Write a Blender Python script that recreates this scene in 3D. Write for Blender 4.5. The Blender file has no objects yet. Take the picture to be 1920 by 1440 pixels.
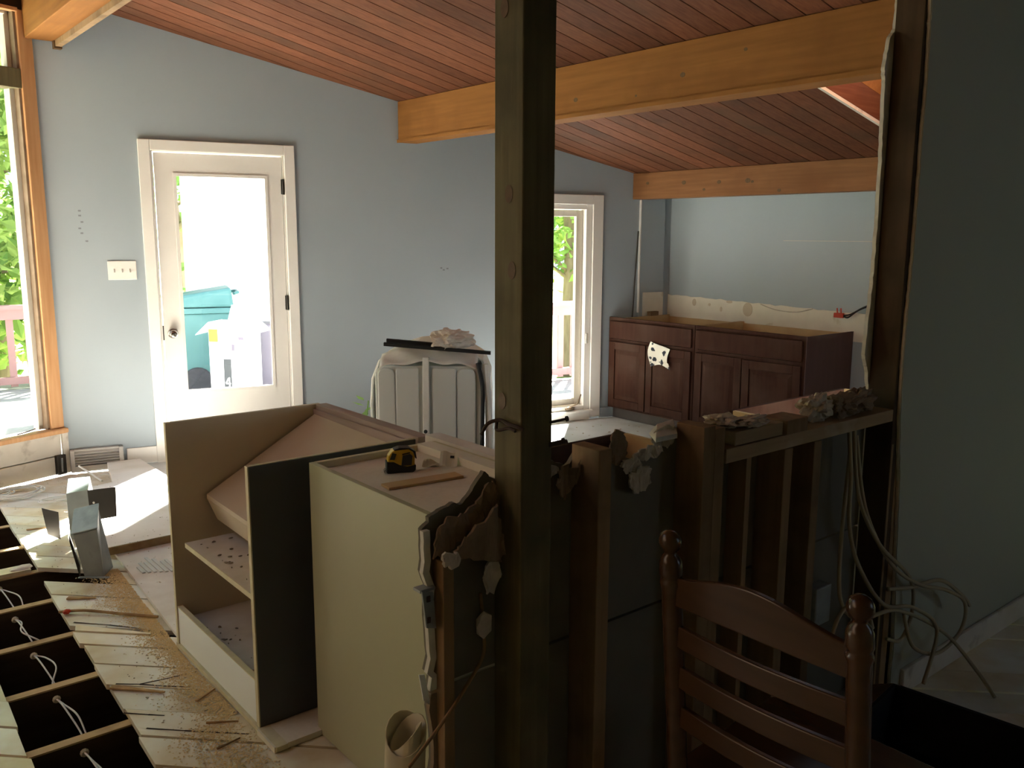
import bpy, bmesh, math, random
from mathutils import Vector, Matrix, noise
random.seed(7)
SC = bpy.context.scene
COL = SC.collection

# ------------------------------------------------------------------ camera
# building frame: x = down the roof slope, y = along the ceiling beams, z up
YAW, PIT, ROL, FPX, H = 0.685474, 0.168148, 0.00417, 1648.0, 1.55
F0 = Vector((math.sin(YAW), math.cos(YAW), 0)); R0 = Vector((math.cos(YAW), -math.sin(YAW), 0)); ZV = Vector((0, 0, 1))
FW = F0*math.cos(PIT) - ZV*math.sin(PIT); UP = F0*math.sin(PIT) + ZV*math.cos(PIT)
RT = R0*math.cos(ROL) + UP*math.sin(ROL); UP = UP*math.cos(ROL) - R0*math.sin(ROL)
cd = bpy.data.cameras.new('camera'); cam = bpy.data.objects.new('camera', cd); COL.objects.link(cam)
cd.sensor_width = 36.0; cd.sensor_fit = 'HORIZONTAL'; cd.lens = FPX/1920*36.0; cd.clip_start = 0.05; cd.clip_end = 200
cam.matrix_world = Matrix(((RT.x, UP.x, -FW.x, 0), (RT.y, UP.y, -FW.y, 0), (RT.z, UP.z, -FW.z, H), (0, 0, 0, 1)))
SC.camera = cam

# ------------------------------------------------------------------ world, sun, exposure
wd = bpy.data.worlds.new('world'); SC.world = wd; wd.use_nodes = True
nt = wd.node_tree; nt.nodes.clear()
sky = nt.nodes.new('ShaderNodeTexSky'); sky.sky_type = 'NISHITA'; sky.sun_disc = False
sky.sun_elevation = math.radians(45); sky.sun_rotation = math.radians(49); sky.dust_density = 3.0; sky.air_density = 1.0
mixw = nt.nodes.new('ShaderNodeMixRGB'); mixw.inputs[0].default_value = 0.7; mixw.inputs[2].default_value = (.215, .27, .345, 1)
hs = nt.nodes.new('ShaderNodeMixRGB'); hs.blend_type = 'MULTIPLY'; hs.inputs[0].default_value = 1; hs.inputs[2].default_value = (0.01, 0.01, 0.01, 1)
bgn = nt.nodes.new('ShaderNodeBackground'); bgn.inputs[1].default_value = 1.0
won = nt.nodes.new('ShaderNodeOutputWorld')
nt.links.new(sky.outputs[0], hs.inputs[1]); nt.links.new(hs.outputs[0], mixw.inputs[1]); nt.links.new(mixw.outputs[0], bgn.inputs[0]); nt.links.new(bgn.outputs[0], won.inputs[0])
SUN_DIR = Vector((-0.75, -0.66, -0.95)).normalized()
sl = bpy.data.lights.new('sun', 'SUN'); sl.energy = 20.0; sl.angle = math.radians(2.5); sl.color = (1.0, 0.97, 0.92)
so = bpy.data.objects.new('sun', sl); COL.objects.link(so); so.location = (8, 12, 12)
so.rotation_euler = SUN_DIR.to_track_quat('-Z', 'Y').to_euler()
SC.view_settings.view_transform = 'Standard'; SC.view_settings.look = 'None'
SC.view_settings.exposure = 3.0; SC.view_settings.gamma = 1.0; SC.view_settings.use_curve_mapping = False
try:
    SC.cycles.use_denoising = True; SC.cycles.max_bounces = 12; SC.cycles.diffuse_bounces = 8; SC.cycles.glossy_bounces = 4
    SC.cycles.transparent_max_bounces = 16; SC.cycles.sample_clamp_indirect = 6.0; SC.cycles.caustics_refractive = False; SC.cycles.caustics_reflective = False
except Exception: pass

# ------------------------------------------------------------------ materials
def _new(name):
    m = bpy.data.materials.new(name); m.use_nodes = True
    nt = m.node_tree; b = nt.nodes['Principled BSDF']; return m, nt, b
def lin(c): return tuple(x/12.92 if x <= .04045 else ((x+.055)/1.055)**2.4 for x in c)
def mat(name, c1, c2=None, scale=(8, 8, 8), rough=.7, detail=6, bump=0.0, rnd=0.0, metal=0.0, dust=None, dscale=3, dlo=.5, dhi=.7, bscale=None, spec=.3):
    """noise-varied surface: c1..c2 by stretched noise, optional blotches of a third colour, per-object variation"""
    m, nt, b = _new(name); L = nt.links.new; N = nt.nodes.new
    c2 = c2 or c1
    tc = N('ShaderNodeTexCoord'); mp = N('ShaderNodeMapping'); mp.inputs['Scale'].default_value = scale
    L(tc.outputs['Object'], mp.inputs[0])
    oi = N('ShaderNodeObjectInfo'); ad = N('ShaderNodeVectorMath'); ad.operation = 'MULTIPLY_ADD'
    ad.inputs[1].default_value = (17, 23, 31); L(oi.outputs['Random'], ad.inputs[0]); L(mp.outputs[0], ad.inputs[2])
    no = N('ShaderNodeTexNoise'); no.inputs['Detail'].default_value = detail; no.inputs['Scale'].default_value = 1.0; L(ad.outputs[0], no.inputs[0])
    cr = N('ShaderNodeValToRGB'); cr.color_ramp.elements[0].position = .3; cr.color_ramp.elements[1].position = .7
    cr.color_ramp.elements[0].color = (*c1, 1); cr.color_ramp.elements[1].color = (*c2, 1); L(no.outputs[0], cr.inputs[0])
    col = cr.outputs[0]
    if dust:
        n2 = N('ShaderNodeTexNoise'); n2.inputs['Scale'].default_value = dscale; n2.inputs['Detail'].default_value = 8
        a2 = N('ShaderNodeVectorMath'); a2.operation = 'MULTIPLY_ADD'; a2.inputs[1].default_value = (5, 9, 13)
        L(oi.outputs['Random'], a2.inputs[0]); L(tc.outputs['Object'], a2.inputs[2]); L(a2.outputs[0], n2.inputs[0])
        r2 = N('ShaderNodeMapRange'); r2.inputs[1].default_value = dlo; r2.inputs[2].default_value = dhi; L(n2.outputs[0], r2.inputs[0])
        mx = N('ShaderNodeMixRGB'); mx.inputs[2].default_value = (*dust, 1); L(r2.outputs[0], mx.inputs[0]); L(col, mx.inputs[1]); col = mx.outputs[0]
    if rnd:
        mr = N('ShaderNodeMapRange'); mr.inputs[3].default_value = 1-rnd; mr.inputs[4].default_value = 1+rnd; L(oi.outputs['Random'], mr.inputs[0])
        hv = N('ShaderNodeHueSaturation'); L(mr.outputs[0], hv.inputs['Value']); L(col, hv.inputs['Color']); col = hv.outputs[0]
    L(col, b.inputs['Base Color']); b.inputs['Roughness'].default_value = rough; b.inputs['Metallic'].default_value = metal
    b.inputs['Specular IOR Level'].default_value = spec
    if bump:
        bp = N('ShaderNodeBump'); bp.inputs['Strength'].default_value = bump; bp.inputs['Distance'].default_value = .01
        L(no.outputs[0], bp.inputs['Height']); L(bp.outputs[0], b.inputs['Normal'])
    return m
M = {}
M['paint'] = mat('blue_grey_paint', (0.3268, 0.3762, 0.4066), (0.3496, 0.399, 0.4294), (2, 2, 2), .65, bump=.05)
M['paint_near'] = mat('grey_green_paint', (0.3696, 0.3788, 0.3049), (0.3872, 0.396, 0.3212), (2, 2, 2), .7)
M['plaster'] = mat('bare_plaster', (.66, .62, .52), (.72, .68, .58), (9, 9, 9), .9, dust=(.42, .34, .2), dscale=5, dlo=.62, dhi=.7)
M['white'] = mat('white_trim_paint', (.74, .71, .66), (.80, .77, .72), (3, 3, 3), .45)
M['white_dirty'] = mat('dirty_white_paint', (.58, .53, .46), (.68, .64, .57), (6, 6, 6), .6, dust=(.25, .2, .15), dscale=9, dlo=.6, dhi=.8)
M['ceil'] = mat('stained_ceiling_board', (.095, .032, .0145), (.145, .056, .028), (3, 60, 60), .7, rnd=.25, dust=(.062, .032, .0175), dscale=1.6, dlo=.5, dhi=.75, spec=.12)
M['groove'] = mat('dark_groove', (.03, .018, .012), rough=.9)
M['beam'] = mat('fir_beam', (0.2079, 0.0872, 0.02415), (0.262, 0.114, 0.031), (40, 2.2, 40), .7, bump=.1, dust=(0.1677, 0.06708, 0.01811), dscale=2.5, dlo=.5, dhi=.8, spec=.12)
M['beam_red'] = mat('dimmed_fir_beam', (0.192, 0.084, 0.0336), (0.256, 0.12, 0.0512), (40, 2.2, 40), .55, bump=.1, dust=(0.176, 0.072, 0.028), dscale=2.5, dlo=.5, dhi=.8, spec=.12)  # fir beam copy, toned for the weaker light on the kitchen beam
M['old_stud'] = mat('dark_old_stud', (0.049, 0.0294, 0.014), (0.0735, 0.0434, 0.021), (40, 40, 3), .85, rnd=.15, dust=(0.028, 0.0175, 0.0084), dscale=5, dlo=.5, dhi=.75)
M['knot'] = mat('wood_knot', (.09, .05, .022), (.13, .07, .03), (60, 60, 60), .6)
M['post'] = mat('rough_post', (0.1066, 0.0902, 0.04264), (0.164, 0.1353, 0.0656), (50, 50, 3), .8, bump=.2, dust=(0.0574, 0.0492, 0.02132), dscale=4, dlo=.45, dhi=.75)
M['stud'] = mat('pine_stud', (0.208, 0.132, 0.064), (0.272, 0.176, 0.092), (40, 40, 3), .8, rnd=.2, dust=(0.128, 0.08, 0.04), dscale=6, dlo=.5, dhi=.75)
M['stud_h'] = mat('pine_plate', (0.2295, 0.1615, 0.08925), (0.306, 0.221, 0.1275), (3, 40, 40), .8, rnd=.2, dust=(0.3825, 0.34, 0.272), dscale=6, dlo=.5, dhi=.75)
M['plank'] = mat('subfloor_plank', (.58, .46, .28), (.74, .66, .50), (7, 7, 40), .42, rnd=.16, dust=(.80, .80, .75), dscale=3.5, dlo=.40, dhi=.62, bump=.05, spec=.6)
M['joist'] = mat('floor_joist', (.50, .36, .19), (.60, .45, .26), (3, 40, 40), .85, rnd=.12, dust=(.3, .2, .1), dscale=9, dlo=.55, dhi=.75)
M['shaded_joist'] = mat('shaded_floor_joist', (.045, .030, .018), (.07, .048, .03), (3, 40, 40), .95)  # trench shade put into the joist sides; the top strips stay light
M['soil'] = mat('crawlspace_soil', (.020, .014, .010), (.032, .023, .016), (6, 6, 6), 1)
M['ply'] = mat('dusty_plywood', (.70, .64, .55), (.78, .72, .64), (5, 12, 30), .8, dust=(.84, .80, .76), dscale=3, dlo=.4, dhi=.7)
M['ply_grey'] = mat('mastic_stained_plywood', (.60, .54, .49), (.68, .62, .58), (5, 9, 30), .7, dust=(.80, .77, .75), dscale=4, dlo=.45, dhi=.7)
M['vinyl'] = mat('dusty_white_vinyl', (.50, .50, .48), (.58, .58, .56), (4, 4, 4), .5, dust=(.30, .27, .22), dscale=3.5, dlo=.55, dhi=.8)
M['tanboard'] = mat('brown_hardboard', (.50, .42, .31), (.55, .465, .35), (4, 4, 4), .6, rnd=.05)
M['particle'] = mat('particle_board', (.66, .61, .50), (.73, .68, .57), (70, 70, 70), .7, dust=(.78, .74, .66), dscale=4, dlo=.45, dhi=.75)
M['shelf'] = mat('dusty_shelf_board', (.50, .43, .34), (.58, .51, .41), (20, 20, 20), .8, dust=(.62, .57, .50), dscale=5, dlo=.4, dhi=.7)
M['edge'] = mat('pale_board_edge', (.56, .50, .33), (.64, .58, .40), (30, 30, 30), .8)
M['darklam'] = mat('charcoal_laminate', (.075, .08, .085), (.085, .09, .096), (3, 3, 3), .6)
M['green'] = mat('pale_green_cream_laminate', (.40, .395, .25), (.43, .42, .27), (1.5, 1.5, 1.5), .55)
M['cabwhite'] = mat('pale_blue_white_panel', (.78, .83, .82), (.82, .86, .85), (3, 3, 3), .6)
M['cherry'] = mat('dusty_cherry_wood', (0.034, 0.013, 0.008), (0.052, 0.021, 0.013), (30, 30, 3), .75, dust=(0.07, 0.040, 0.028), dscale=3.5, dlo=.45, dhi=.8, spec=.08)
M['cherry_side'] = mat('cherry_side_panel', (0.07, 0.0336, 0.0315), (0.091, 0.0455, 0.042), (20, 20, 3), .5, dust=(0.084, 0.035, 0.021), dscale=4, dlo=.55, dhi=.75)
M['cabin'] = mat('cabinet_interior', (.50, .34, .17), (.56, .40, .21), (10, 10, 10), .6)
M['toekick'] = mat('dark_toe_board', (.07, .06, .055), (.10, .085, .075), (8, 8, 8), .8)
M['gyp_back'] = mat('drywall_back_paper', (.135, .125, .095), (.17, .155, .12), (6, 6, 6), .95)
M['gyp_front'] = mat('drywall_face', (.45, .50, .50), rough=.8)
M['gyp_core'] = mat('gypsum_core', (.55, .54, .48), (.66, .64, .57), (40, 40, 40), .95)
M['paper_brown'] = mat('torn_brown_paper', (.19, .135, .085), (.26, .19, .13), (14, 14, 14), .95)
M['rubble'] = mat('plaster_rubble', (.40, .36, .29), (.55, .50, .42), (30, 30, 30), .95, dust=(.3, .24, .16), dscale=12, dlo=.5, dhi=.7)
M['steel'] = mat('galvanised_steel', (.24, .265, .265), (.32, .35, .35), (9, 9, 9), .45, metal=.3, dust=(.17, .185, .18), dscale=8, dlo=.5, dhi=.7)
M['vent'] = mat('greyish_vent_enamel', (.46, .44, .41), (.54, .52, .49), (9, 9, 9), .5)
M['mark'] = mat('faint_grey_mark', (.20, .22, .23))
M['pink_rail'] = mat('dusty_pink_wood_rail', (.30, .22, .20), (.38, .29, .27), (40, 4, 40), .7)
M['wire'] = mat('white_cable_jacket', (.78, .77, .74), rough=.5)
M['cable_tan'] = mat('tan_cable_jacket', (.33, .28, .18), (.38, .33, .22), (5, 5, 5), .6)
M['black'] = mat('black_rubber', (.012, .012, .013), (.02, .02, .022), (20, 20, 20), .6)
M['darkmetal'] = mat('dark_bronze', (.05, .045, .04), rough=.4, metal=.8)
M['chrome'] = mat('worn_nickel', (.38, .36, .33), rough=.25, metal=1)
M['tub'] = mat('white_plastic_tub', (.60, .62, .61), (.63, .65, .64), (3, 3, 3), .4)
M['insul'] = mat('white_insulation_wrap', (.74, .73, .70), (.82, .81, .78), (14, 14, 14), .8, bump=.4)
M['cloth'] = mat('crumpled_pinkish_rag', (.62, .55, .48), (.72, .66, .60), (25, 25, 25), .95, bump=.3)
M['yellow'] = mat('yellow_plastic', (.62, .40, .025), rough=.4)
M['blackplastic'] = mat('black_plastic', (.018, .019, .022), rough=.5)
M['screen'] = mat('dark_sticker', (.04, .045, .05), rough=.35)
M['paperw'] = mat('cream_paper', (.74, .72, .56), (.78, .76, .62), (9, 9, 9), .9)
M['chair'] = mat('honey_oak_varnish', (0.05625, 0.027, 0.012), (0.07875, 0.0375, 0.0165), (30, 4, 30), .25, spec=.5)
M['red'] = mat('red_plastic', (.5, .05, .02), rough=.5)
M['cream_roll'] = mat('cream_vinyl_roll', (.60, .54, .36), (.66, .6, .41), (4, 4, 4), .6)
M['splinter'] = mat('splinter_wood', (.25, .15, .07), (.42, .28, .14), (20, 20, 20), .9, rnd=.3)
M['chip'] = mat('debris_chip', (.22, .16, .10), (.50, .44, .35), (6, 6, 6), .95, rnd=.4)
M['sawdust'] = mat('sawdust', (.62, .45, .22), (.72, .55, .30), (60, 60, 60), 1)
M['rust'] = mat('dark_rust_metal', (.06, .04, .03), rough=.8)
M['blackbox'] = mat('black_plastic_bag', (.010, .010, .012), (.016, .016, .02), (8, 8, 8), .6)
M['pine_jamb'] = mat('fir_window_jamb', (.48, .24, .10), (.58, .32, .15), (40, 40, 3), .5)
M['pale_frame'] = mat('weathered_window_frame', (.50, .46, .38), (.58, .54, .46), (20, 20, 3), .6)
M['bark'] = mat('tree_bark', (.16, .12, .085), (.24, .19, .14), (14, 14, 3), .95, bump=.4)
M['deck'] = mat('grey_deck_board', (.36, .35, .335), (.42, .41, .39), (4, 20, 20), .8, rnd=.1)
M['railpaint'] = mat('faded_red_rail_paint', (.30, .17, .16), (.35, .20, .19), (6, 6, 6), .7)
M['siding'] = mat('white_siding', (.82, .81, .77), (.86, .85, .82), (3, 3, 3), .7)
M['binteal'] = mat('teal_bin_plastic', (.07, .19, .195), (.10, .23, .235), (5, 5, 5), .5)
M['bintyre'] = mat('bin_wheel_rubber', (.05, .05, .058), (.08, .08, .09), (30, 30, 30), .8)
M['carton'] = mat('white_carton', (.80, .79, .76), (.84, .83, .80), (5, 5, 5), .8)
M['cartonlime'] = mat('lime_print', (.16, .19, .04), rough=.8)
M['lilac'] = mat('lilac_grey_plastic', (.11, .095, .125), rough=.6)
M['grass'] = mat('woodland_ground', (.16, .20, .07), (.28, .30, .12), (2, 2, 2), 1)
M['roofing'] = mat('roof_shingle', (.10, .09, .085), (.15, .14, .13), (6, 6, 6), .95)
M['exterior'] = mat('exterior_boards', (.35, .30, .25), (.40, .34, .28), (3, 3, 3), .8)
M['dotfab'] = None
def dotmat():
    m, nt, b = _new('white_cloth_with_black_spots'); L = nt.links.new; N = nt.nodes.new
    tc = N('ShaderNodeTexCoord'); v = N('ShaderNodeTexVoronoi'); v.inputs['Scale'].default_value = 17
    no = N('ShaderNodeTexNoise'); no.inputs['Scale'].default_value = 45; mx = N('ShaderNodeMixRGB'); mx.inputs[0].default_value = .03
    L(tc.outputs['Object'], no.inputs[0]); L(tc.outputs['Object'], mx.inputs[1]); L(no.outputs['Color'], mx.inputs[2]); L(mx.outputs[0], v.inputs['Vector'])
    cr = N('ShaderNodeValToRGB'); cr.color_ramp.elements[0].position = .33; cr.color_ramp.elements[0].color = (.03, .035, .045, 1)
    cr.color_ramp.elements[1].position = .37; cr.color_ramp.elements[1].color = (.74, .70, .60, 1); L(v.outputs['Distance'], cr.inputs[0]); L(cr.outputs[0], b.inputs['Base Color'])
    b.inputs['Roughness'].default_value = .95; return m
M['dotfab'] = dotmat()
def glassmat():
    m, nt, b = _new('window_glass'); nt.nodes.remove(b); N = nt.nodes.new; L = nt.links.new
    o = nt.nodes['Material Output']; t = N('ShaderNodeBsdfTransparent'); t.inputs[0].default_value = (.98, .99, .985, 1)
    g = N('ShaderNodeBsdfGlossy'); g.inputs['Roughness'].default_value = .02; fr = N('ShaderNodeValue'); fr.outputs[0].default_value = .045
    mx = N('ShaderNodeMixShader'); L(fr.outputs[0], mx.inputs[0]); L(t.outputs[0], mx.inputs[1]); L(g.outputs[0], mx.inputs[2]); L(mx.outputs[0], o.inputs[0]); return m
M['glass'] = glassmat()
def leafmat(name, c1, c2):
    m, nt, b = _new(name); N = nt.nodes.new; L = nt.links.new; o = nt.nodes['Material Output']
    g = N('ShaderNodeNewGeometry'); no = N('ShaderNodeTexNoise'); no.inputs['Scale'].default_value = 1.3; no.inputs['Detail'].default_value = 5
    tc = N('ShaderNodeTexCoord'); L(tc.outputs['Object'], no.inputs[0])
    ad = N('ShaderNodeMath'); ad.operation = 'MULTIPLY_ADD'; ad.inputs[1].default_value = .45; L(g.outputs['Random Per Island'], ad.inputs[0]); L(no.outputs[0], ad.inputs[2])
    cr = N('ShaderNodeValToRGB'); cr.color_ramp.elements[0].position = .4; cr.color_ramp.elements[1].position = 1.0
    cr.color_ramp.elements[0].color = (*c1, 1); cr.color_ramp.elements[1].color = (*c2, 1); L(ad.outputs[0], cr.inputs[0])
    d = N('ShaderNodeBsdfDiffuse'); t = N('ShaderNodeBsdfTranslucent'); L(cr.outputs[0], d.inputs[0]); L(cr.outputs[0], t.inputs[0])
    mx = N('ShaderNodeMixShader'); mx.inputs[0].default_value = .5; L(d.outputs[0], mx.inputs[1]); L(t.outputs[0], mx.inputs[2]); L(mx.outputs[0], o.inputs[0])
    nt.nodes.remove(b); return m
M['leaf'] = leafmat('green_leaves', (.075, .18, .06), (.33, .48, .17))
M['leaf2'] = leafmat('yellow_green_leaves', (.12, .24, .07), (.45, .56, .19))

# ------------------------------------------------------------------ geometry helpers
ORG = {}          # object name -> world origin used when its mesh was written
class G:
    def __init__(s): s.v = []; s.f = []
    def add(s, vs, fs):
        n = len(s.v); s.v += [Vector(p) for p in vs]; s.f += [tuple(i+n for i in f) for f in fs]; return s
    def box(s, x0, x1, y0, y1, z0, z1, T=None):
        vs = [Vector((x, y, z)) for z in (z0, z1) for x, y in ((x0, y0), (x1, y0), (x1, y1), (x0, y1))]
        if T: vs = [T(p) for p in vs]
        return s.add(vs, [(0, 3, 2, 1), (4, 5, 6, 7), (0, 1, 5, 4), (1, 2, 6, 5), (2, 3, 7, 6), (3, 0, 4, 7)])
    def hexa(s, bot, top):      # 4 bottom + 4 top points
        return s.add(list(bot)+list(top), [(0, 3, 2, 1), (4, 5, 6, 7), (0, 1, 5, 4), (1, 2, 6, 5), (2, 3, 7, 6), (3, 0, 4, 7)])
    def prism(s, poly, f0, f1):  # poly of 2d points; f0,f1 map (a,b)->3d for both caps
        n = len(poly); a = [f0(*p) for p in poly]; b = [f1(*p) for p in poly]
        return s.add(a+b, [tuple(range(n-1, -1, -1)), tuple(range(n, 2*n))]+[(i, (i+1) % n, n+(i+1) % n, n+i) for i in range(n)])
    def tube(s, pts, r, n=8, cap=True):
        pts = [Vector(p) for p in pts]; rs = r if isinstance(r, (list, tuple)) else [r]*len(pts)
        rings = []; prev = None
        for i, p in enumerate(pts):
            t = (pts[min(i+1, len(pts)-1)]-pts[max(i-1, 0)]).normalized()
            if prev is None: u = t.orthogonal().normalized()
            else:
                u = prev - t*prev.dot(t)
                u = u.normalized() if u.length > 1e-6 else t.orthogonal().normalized()
            prev = u; w = t.cross(u)
            rings.append([p+(u*math.cos(2*math.pi*k/n)+w*math.sin(2*math.pi*k/n))*rs[i] for k in range(n)])
        vs = [q for rg in rings for q in rg]; fs = []
        for i in range(len(rings)-1):
            for k in range(n): fs.append((i*n+k, i*n+(k+1) % n, (i+1)*n+(k+1) % n, (i+1)*n+k))
        if cap: fs += [tuple(range(n-1, -1, -1)), tuple(range((len(rings)-1)*n, len(rings)*n))]
        return s.add(vs, fs)
    def lathe(s, prof, T, n=20):  # prof [(r,h)], T maps local (x,y,z)
        vs = []; fs = []
        for r, h in prof:
            for k in range(n): a = 2*math.pi*k/n; vs.append(T(Vector((r*math.cos(a), r*math.sin(a), h))))
        for i in range(len(prof)-1):
            for k in range(n): fs.append((i*n+k, i*n+(k+1) % n, (i+1)*n+(k+1) % n, (i+1)*n+k))
        fs += [tuple(range(n-1, -1, -1)), tuple(range((len(prof)-1)*n, len(prof)*n))]
        return s.add(vs, fs)
    def grid(s, fn, nu, nv):
        vs = [fn(i/nu, j/nv) for j in range(nv+1) for i in range(nu+1)]
        fs = [(j*(nu+1)+i, j*(nu+1)+i+1, (j+1)*(nu+1)+i+1, (j+1)*(nu+1)+i) for j in range(nv) for i in range(nu)]
        return s.add(vs, fs)
def put(name, g, m, parent=None, origin=None, bevel=0, smooth=False, label=None, cat=None, group=None, kind=None, solid=0, fix=False):
    if parent is not None: org = ORG[parent]
    elif origin is not None: org = Vector(origin)
    else:
        xs = [p.x for p in g.v]; ys = [p.y for p in g.v]; zs = [p.z for p in g.v]
        org = Vector(((min(xs)+max(xs))/2, (min(ys)+max(ys))/2, min(zs)))
    me = bpy.data.meshes.new(name); me.from_pydata([tuple(p-org) for p in g.v], [], g.f)
    if fix:
        bm = bmesh.new(); bm.from_mesh(me); bmesh.ops.recalc_face_normals(bm, faces=bm.faces); bm.to_mesh(me); bm.free()
    me.update()
    if smooth:
        for p in me.polygons: p.use_smooth = True
    me.materials.append(M[m] if isinstance(m, str) else m)
    o = bpy.data.objects.new(name, me); COL.objects.link(o); ORG[o] = org
    if parent is not None: o.parent = parent
    else: o.location = org
    if solid:
        sm = o.modifiers.new('thickness', 'SOLIDIFY'); sm.thickness = solid; sm.offset = 0
    if bevel:
        bv = o.modifiers.new('bevel', 'BEVEL'); bv.width = bevel; bv.segments = 2; bv.limit_method = 'ANGLE'
    tag(o, label, cat, group, kind); return o
def tag(o, label=None, cat=None, group=None, kind=None):
    if label: o['label'] = label
    if cat: o['category'] = cat
    if group: o['group'] = group
    if kind: o['kind'] = kind
def thing(name, loc, label, cat, group=None, kind=None):
    o = bpy.data.objects.new(name, None); COL.objects.link(o); o.location = loc; o.empty_display_size = .1; ORG[o] = Vector(loc)
    tag(o, label, cat, group, kind); return o
def box(name, b, m, parent=None, **k): return put(name, G().box(*b), m, parent, **k)
def frame(o, ex, ey=None, ez=None):
    o = Vector(o); ex = Vector(ex).normalized(); ez = Vector(ez or (0, 0, 1)).normalized(); ey = Vector(ey) if ey else ez.cross(ex)
    return lambda p: o+ex*p[0]+ey*p[1]+ez*p[2]
def clip(poly, nx, ny, c):       # keep nx*x+ny*y <= c
    out = []
    for i in range(len(poly)):
        a, b = poly[i], poly[(i+1) % len(poly)]; da = nx*a[0]+ny*a[1]-c; db = nx*b[0]+ny*b[1]-c
        if da <= 0: out.append(a)
        if da*db < 0: t = da/(da-db); out.append((a[0]+(b[0]-a[0])*t, a[1]+(b[1]-a[1])*t))
    return out
def area(p): return abs(sum(p[i][0]*p[(i+1) % len(p)][1]-p[(i+1) % len(p)][0]*p[i][1] for i in range(len(p))))/2
def spline(pts, n=8):
    pts = [Vector(p) for p in pts]; out = []
    for i in range(len(pts)-1):
        p0 = pts[max(i-1, 0)]; p1 = pts[i]; p2 = pts[i+1]; p3 = pts[min(i+2, len(pts)-1)]
        for k in range(n):
            t = k/n; out.append(.5*((2*p1)+(p2-p0)*t+(2*p0-5*p1+4*p2-p3)*t*t+(3*p1-p0-3*p2+p3)*t**3))
    out.append(pts[-1]); return out
def rock(g, c, rx, ry, rz, seed, sub=2, amp=.45, fr=2.2, T=None):
    bm = bmesh.new(); bmesh.ops.create_icosphere(bm, subdivisions=sub, radius=1)
    vs = []
    for v in bm.verts:
        d = v.co.normalized(); q = Vector((seed*3.1, seed*1.7, seed)); k = 1+amp*noise.noise(d*fr+q)+(.35*amp*noise.noise(d*fr*2.6+q)+.2*amp*abs(noise.noise(d*fr*5.5+q)) if sub > 2 else 0)
        p = Vector((d.x*rx, d.y*ry, d.z*rz))*k
        vs.append((T(p) if T else p)+Vector(c))
    fs = [tuple(v.index for v in f.verts) for f in bm.faces]; bm.free(); g.add(vs, fs); return g
def sheet(g, fn, nu, nv, thick, nrm):    # closed slab of a deformed grid
    n = Vector(nrm)*thick
    W1 = nu+1
    top = [Vector(fn(i/nu, j/nv)) for j in range(nv+1) for i in range(W1)]
    bot = [p-n for p in top]; off = len(top); fs = []
    for j in range(nv):
        for i in range(nu):
            q = (j*W1+i, j*W1+i+1, (j+1)*W1+i+1, (j+1)*W1+i); fs.append(q); fs.append(tuple(off+x for x in reversed(q)))
    rim = [i for i in range(W1)]+[j*W1+nu for j in range(1, nv+1)]+[nv*W1+i for i in range(nu-1, -1, -1)]+[j*W1 for j in range(nv-1, 0, -1)]
    for a, b in zip(rim, rim[1:]+rim[:1]): fs.append((b, a, a+off, b+off))
    return g.add(top+bot, fs)

# far (door) wall frame: s along the wall to the right, n into the room
CN = Vector((1.277, 6.177, 0)); WD = Vector((.9726, -.2325, 0)).normalized(); WI = Vector((WD.y, -WD.x, 0))
def wp(s, n, z): return CN+WD*s+WI*n+ZV*z
def wbox(g, s0, s1, n0, n1, z0, z1):
    return g.hexa([wp(s0, n1, z0), wp(s1, n1, z0), wp(s1, n0, z0), wp(s0, n0, z0)], [wp(s0, n1, z1), wp(s1, n1, z1), wp(s1, n0, z1), wp(s0, n0, z1)])
# window wall frame: s from the corner to the left, n into the room
LD = Vector((-.9397, -.342, 0)).normalized(); LI = Vector((-LD.y, LD.x, 0))
def lp(s, n, z): return CN+LD*s+LI*n+ZV*z
def lbox(g, s0, s1, n0, n1, z0, z1):
    return g.hexa([lp(s1, n1, z0), lp(s0, n1, z0), lp(s0, n0, z0), lp(s1, n0, z0)], [lp(s1, n1, z1), lp(s0, n1, z1), lp(s0, n0, z1), lp(s1, n0, z1)])
SLOPE = .2207
def zr(x): return 2.497-SLOPE*(x-3.53)
DECKZ = -.13

# ================================================================== STRUCTURE
ST = 'structure'
# ---- crawlspace + floor framing + diagonal subfloor
fl = thing('floor', (1.0, 2.5, -.80), 'bare subfloor of diagonal planks over open joists', 'floor', kind=ST)
box('crawlspace_soil', (-2.7, 6.1, -1.7, 6.4, -.82, -.80), 'soil', fl)
for k in range(-9, 9):
    y = 2.831+.4075*k
    if -1.6 < y < 6.0:
        box('joist', (-2.55, 1.9, y-.019, y+.019, -.26, -.027), 'shaded_joist', fl); box('joist_top', (-2.55, 1.9, y-.019, y+.019, -.0268, -.021), 'joist', fl)
for nm, b in (('skirt', (-2.7, 6.1, -1.7, -1.65, -.8, -.03)), ('skirt', (-2.7, -2.65, -1.7, 5, -.8, -.03)), ('skirt', (1.95, 2.0, -1.6, 6.0, -.8, -.03))): box(nm, b, 'soil', fl)
def xl(y): return .406+.027*(y-2.71)
def xr(y): return .693+.034*(y-2.48)
R2 = math.sqrt(.5); PW = .1425; S0 = 2.69
rg = random.Random(3)
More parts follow.
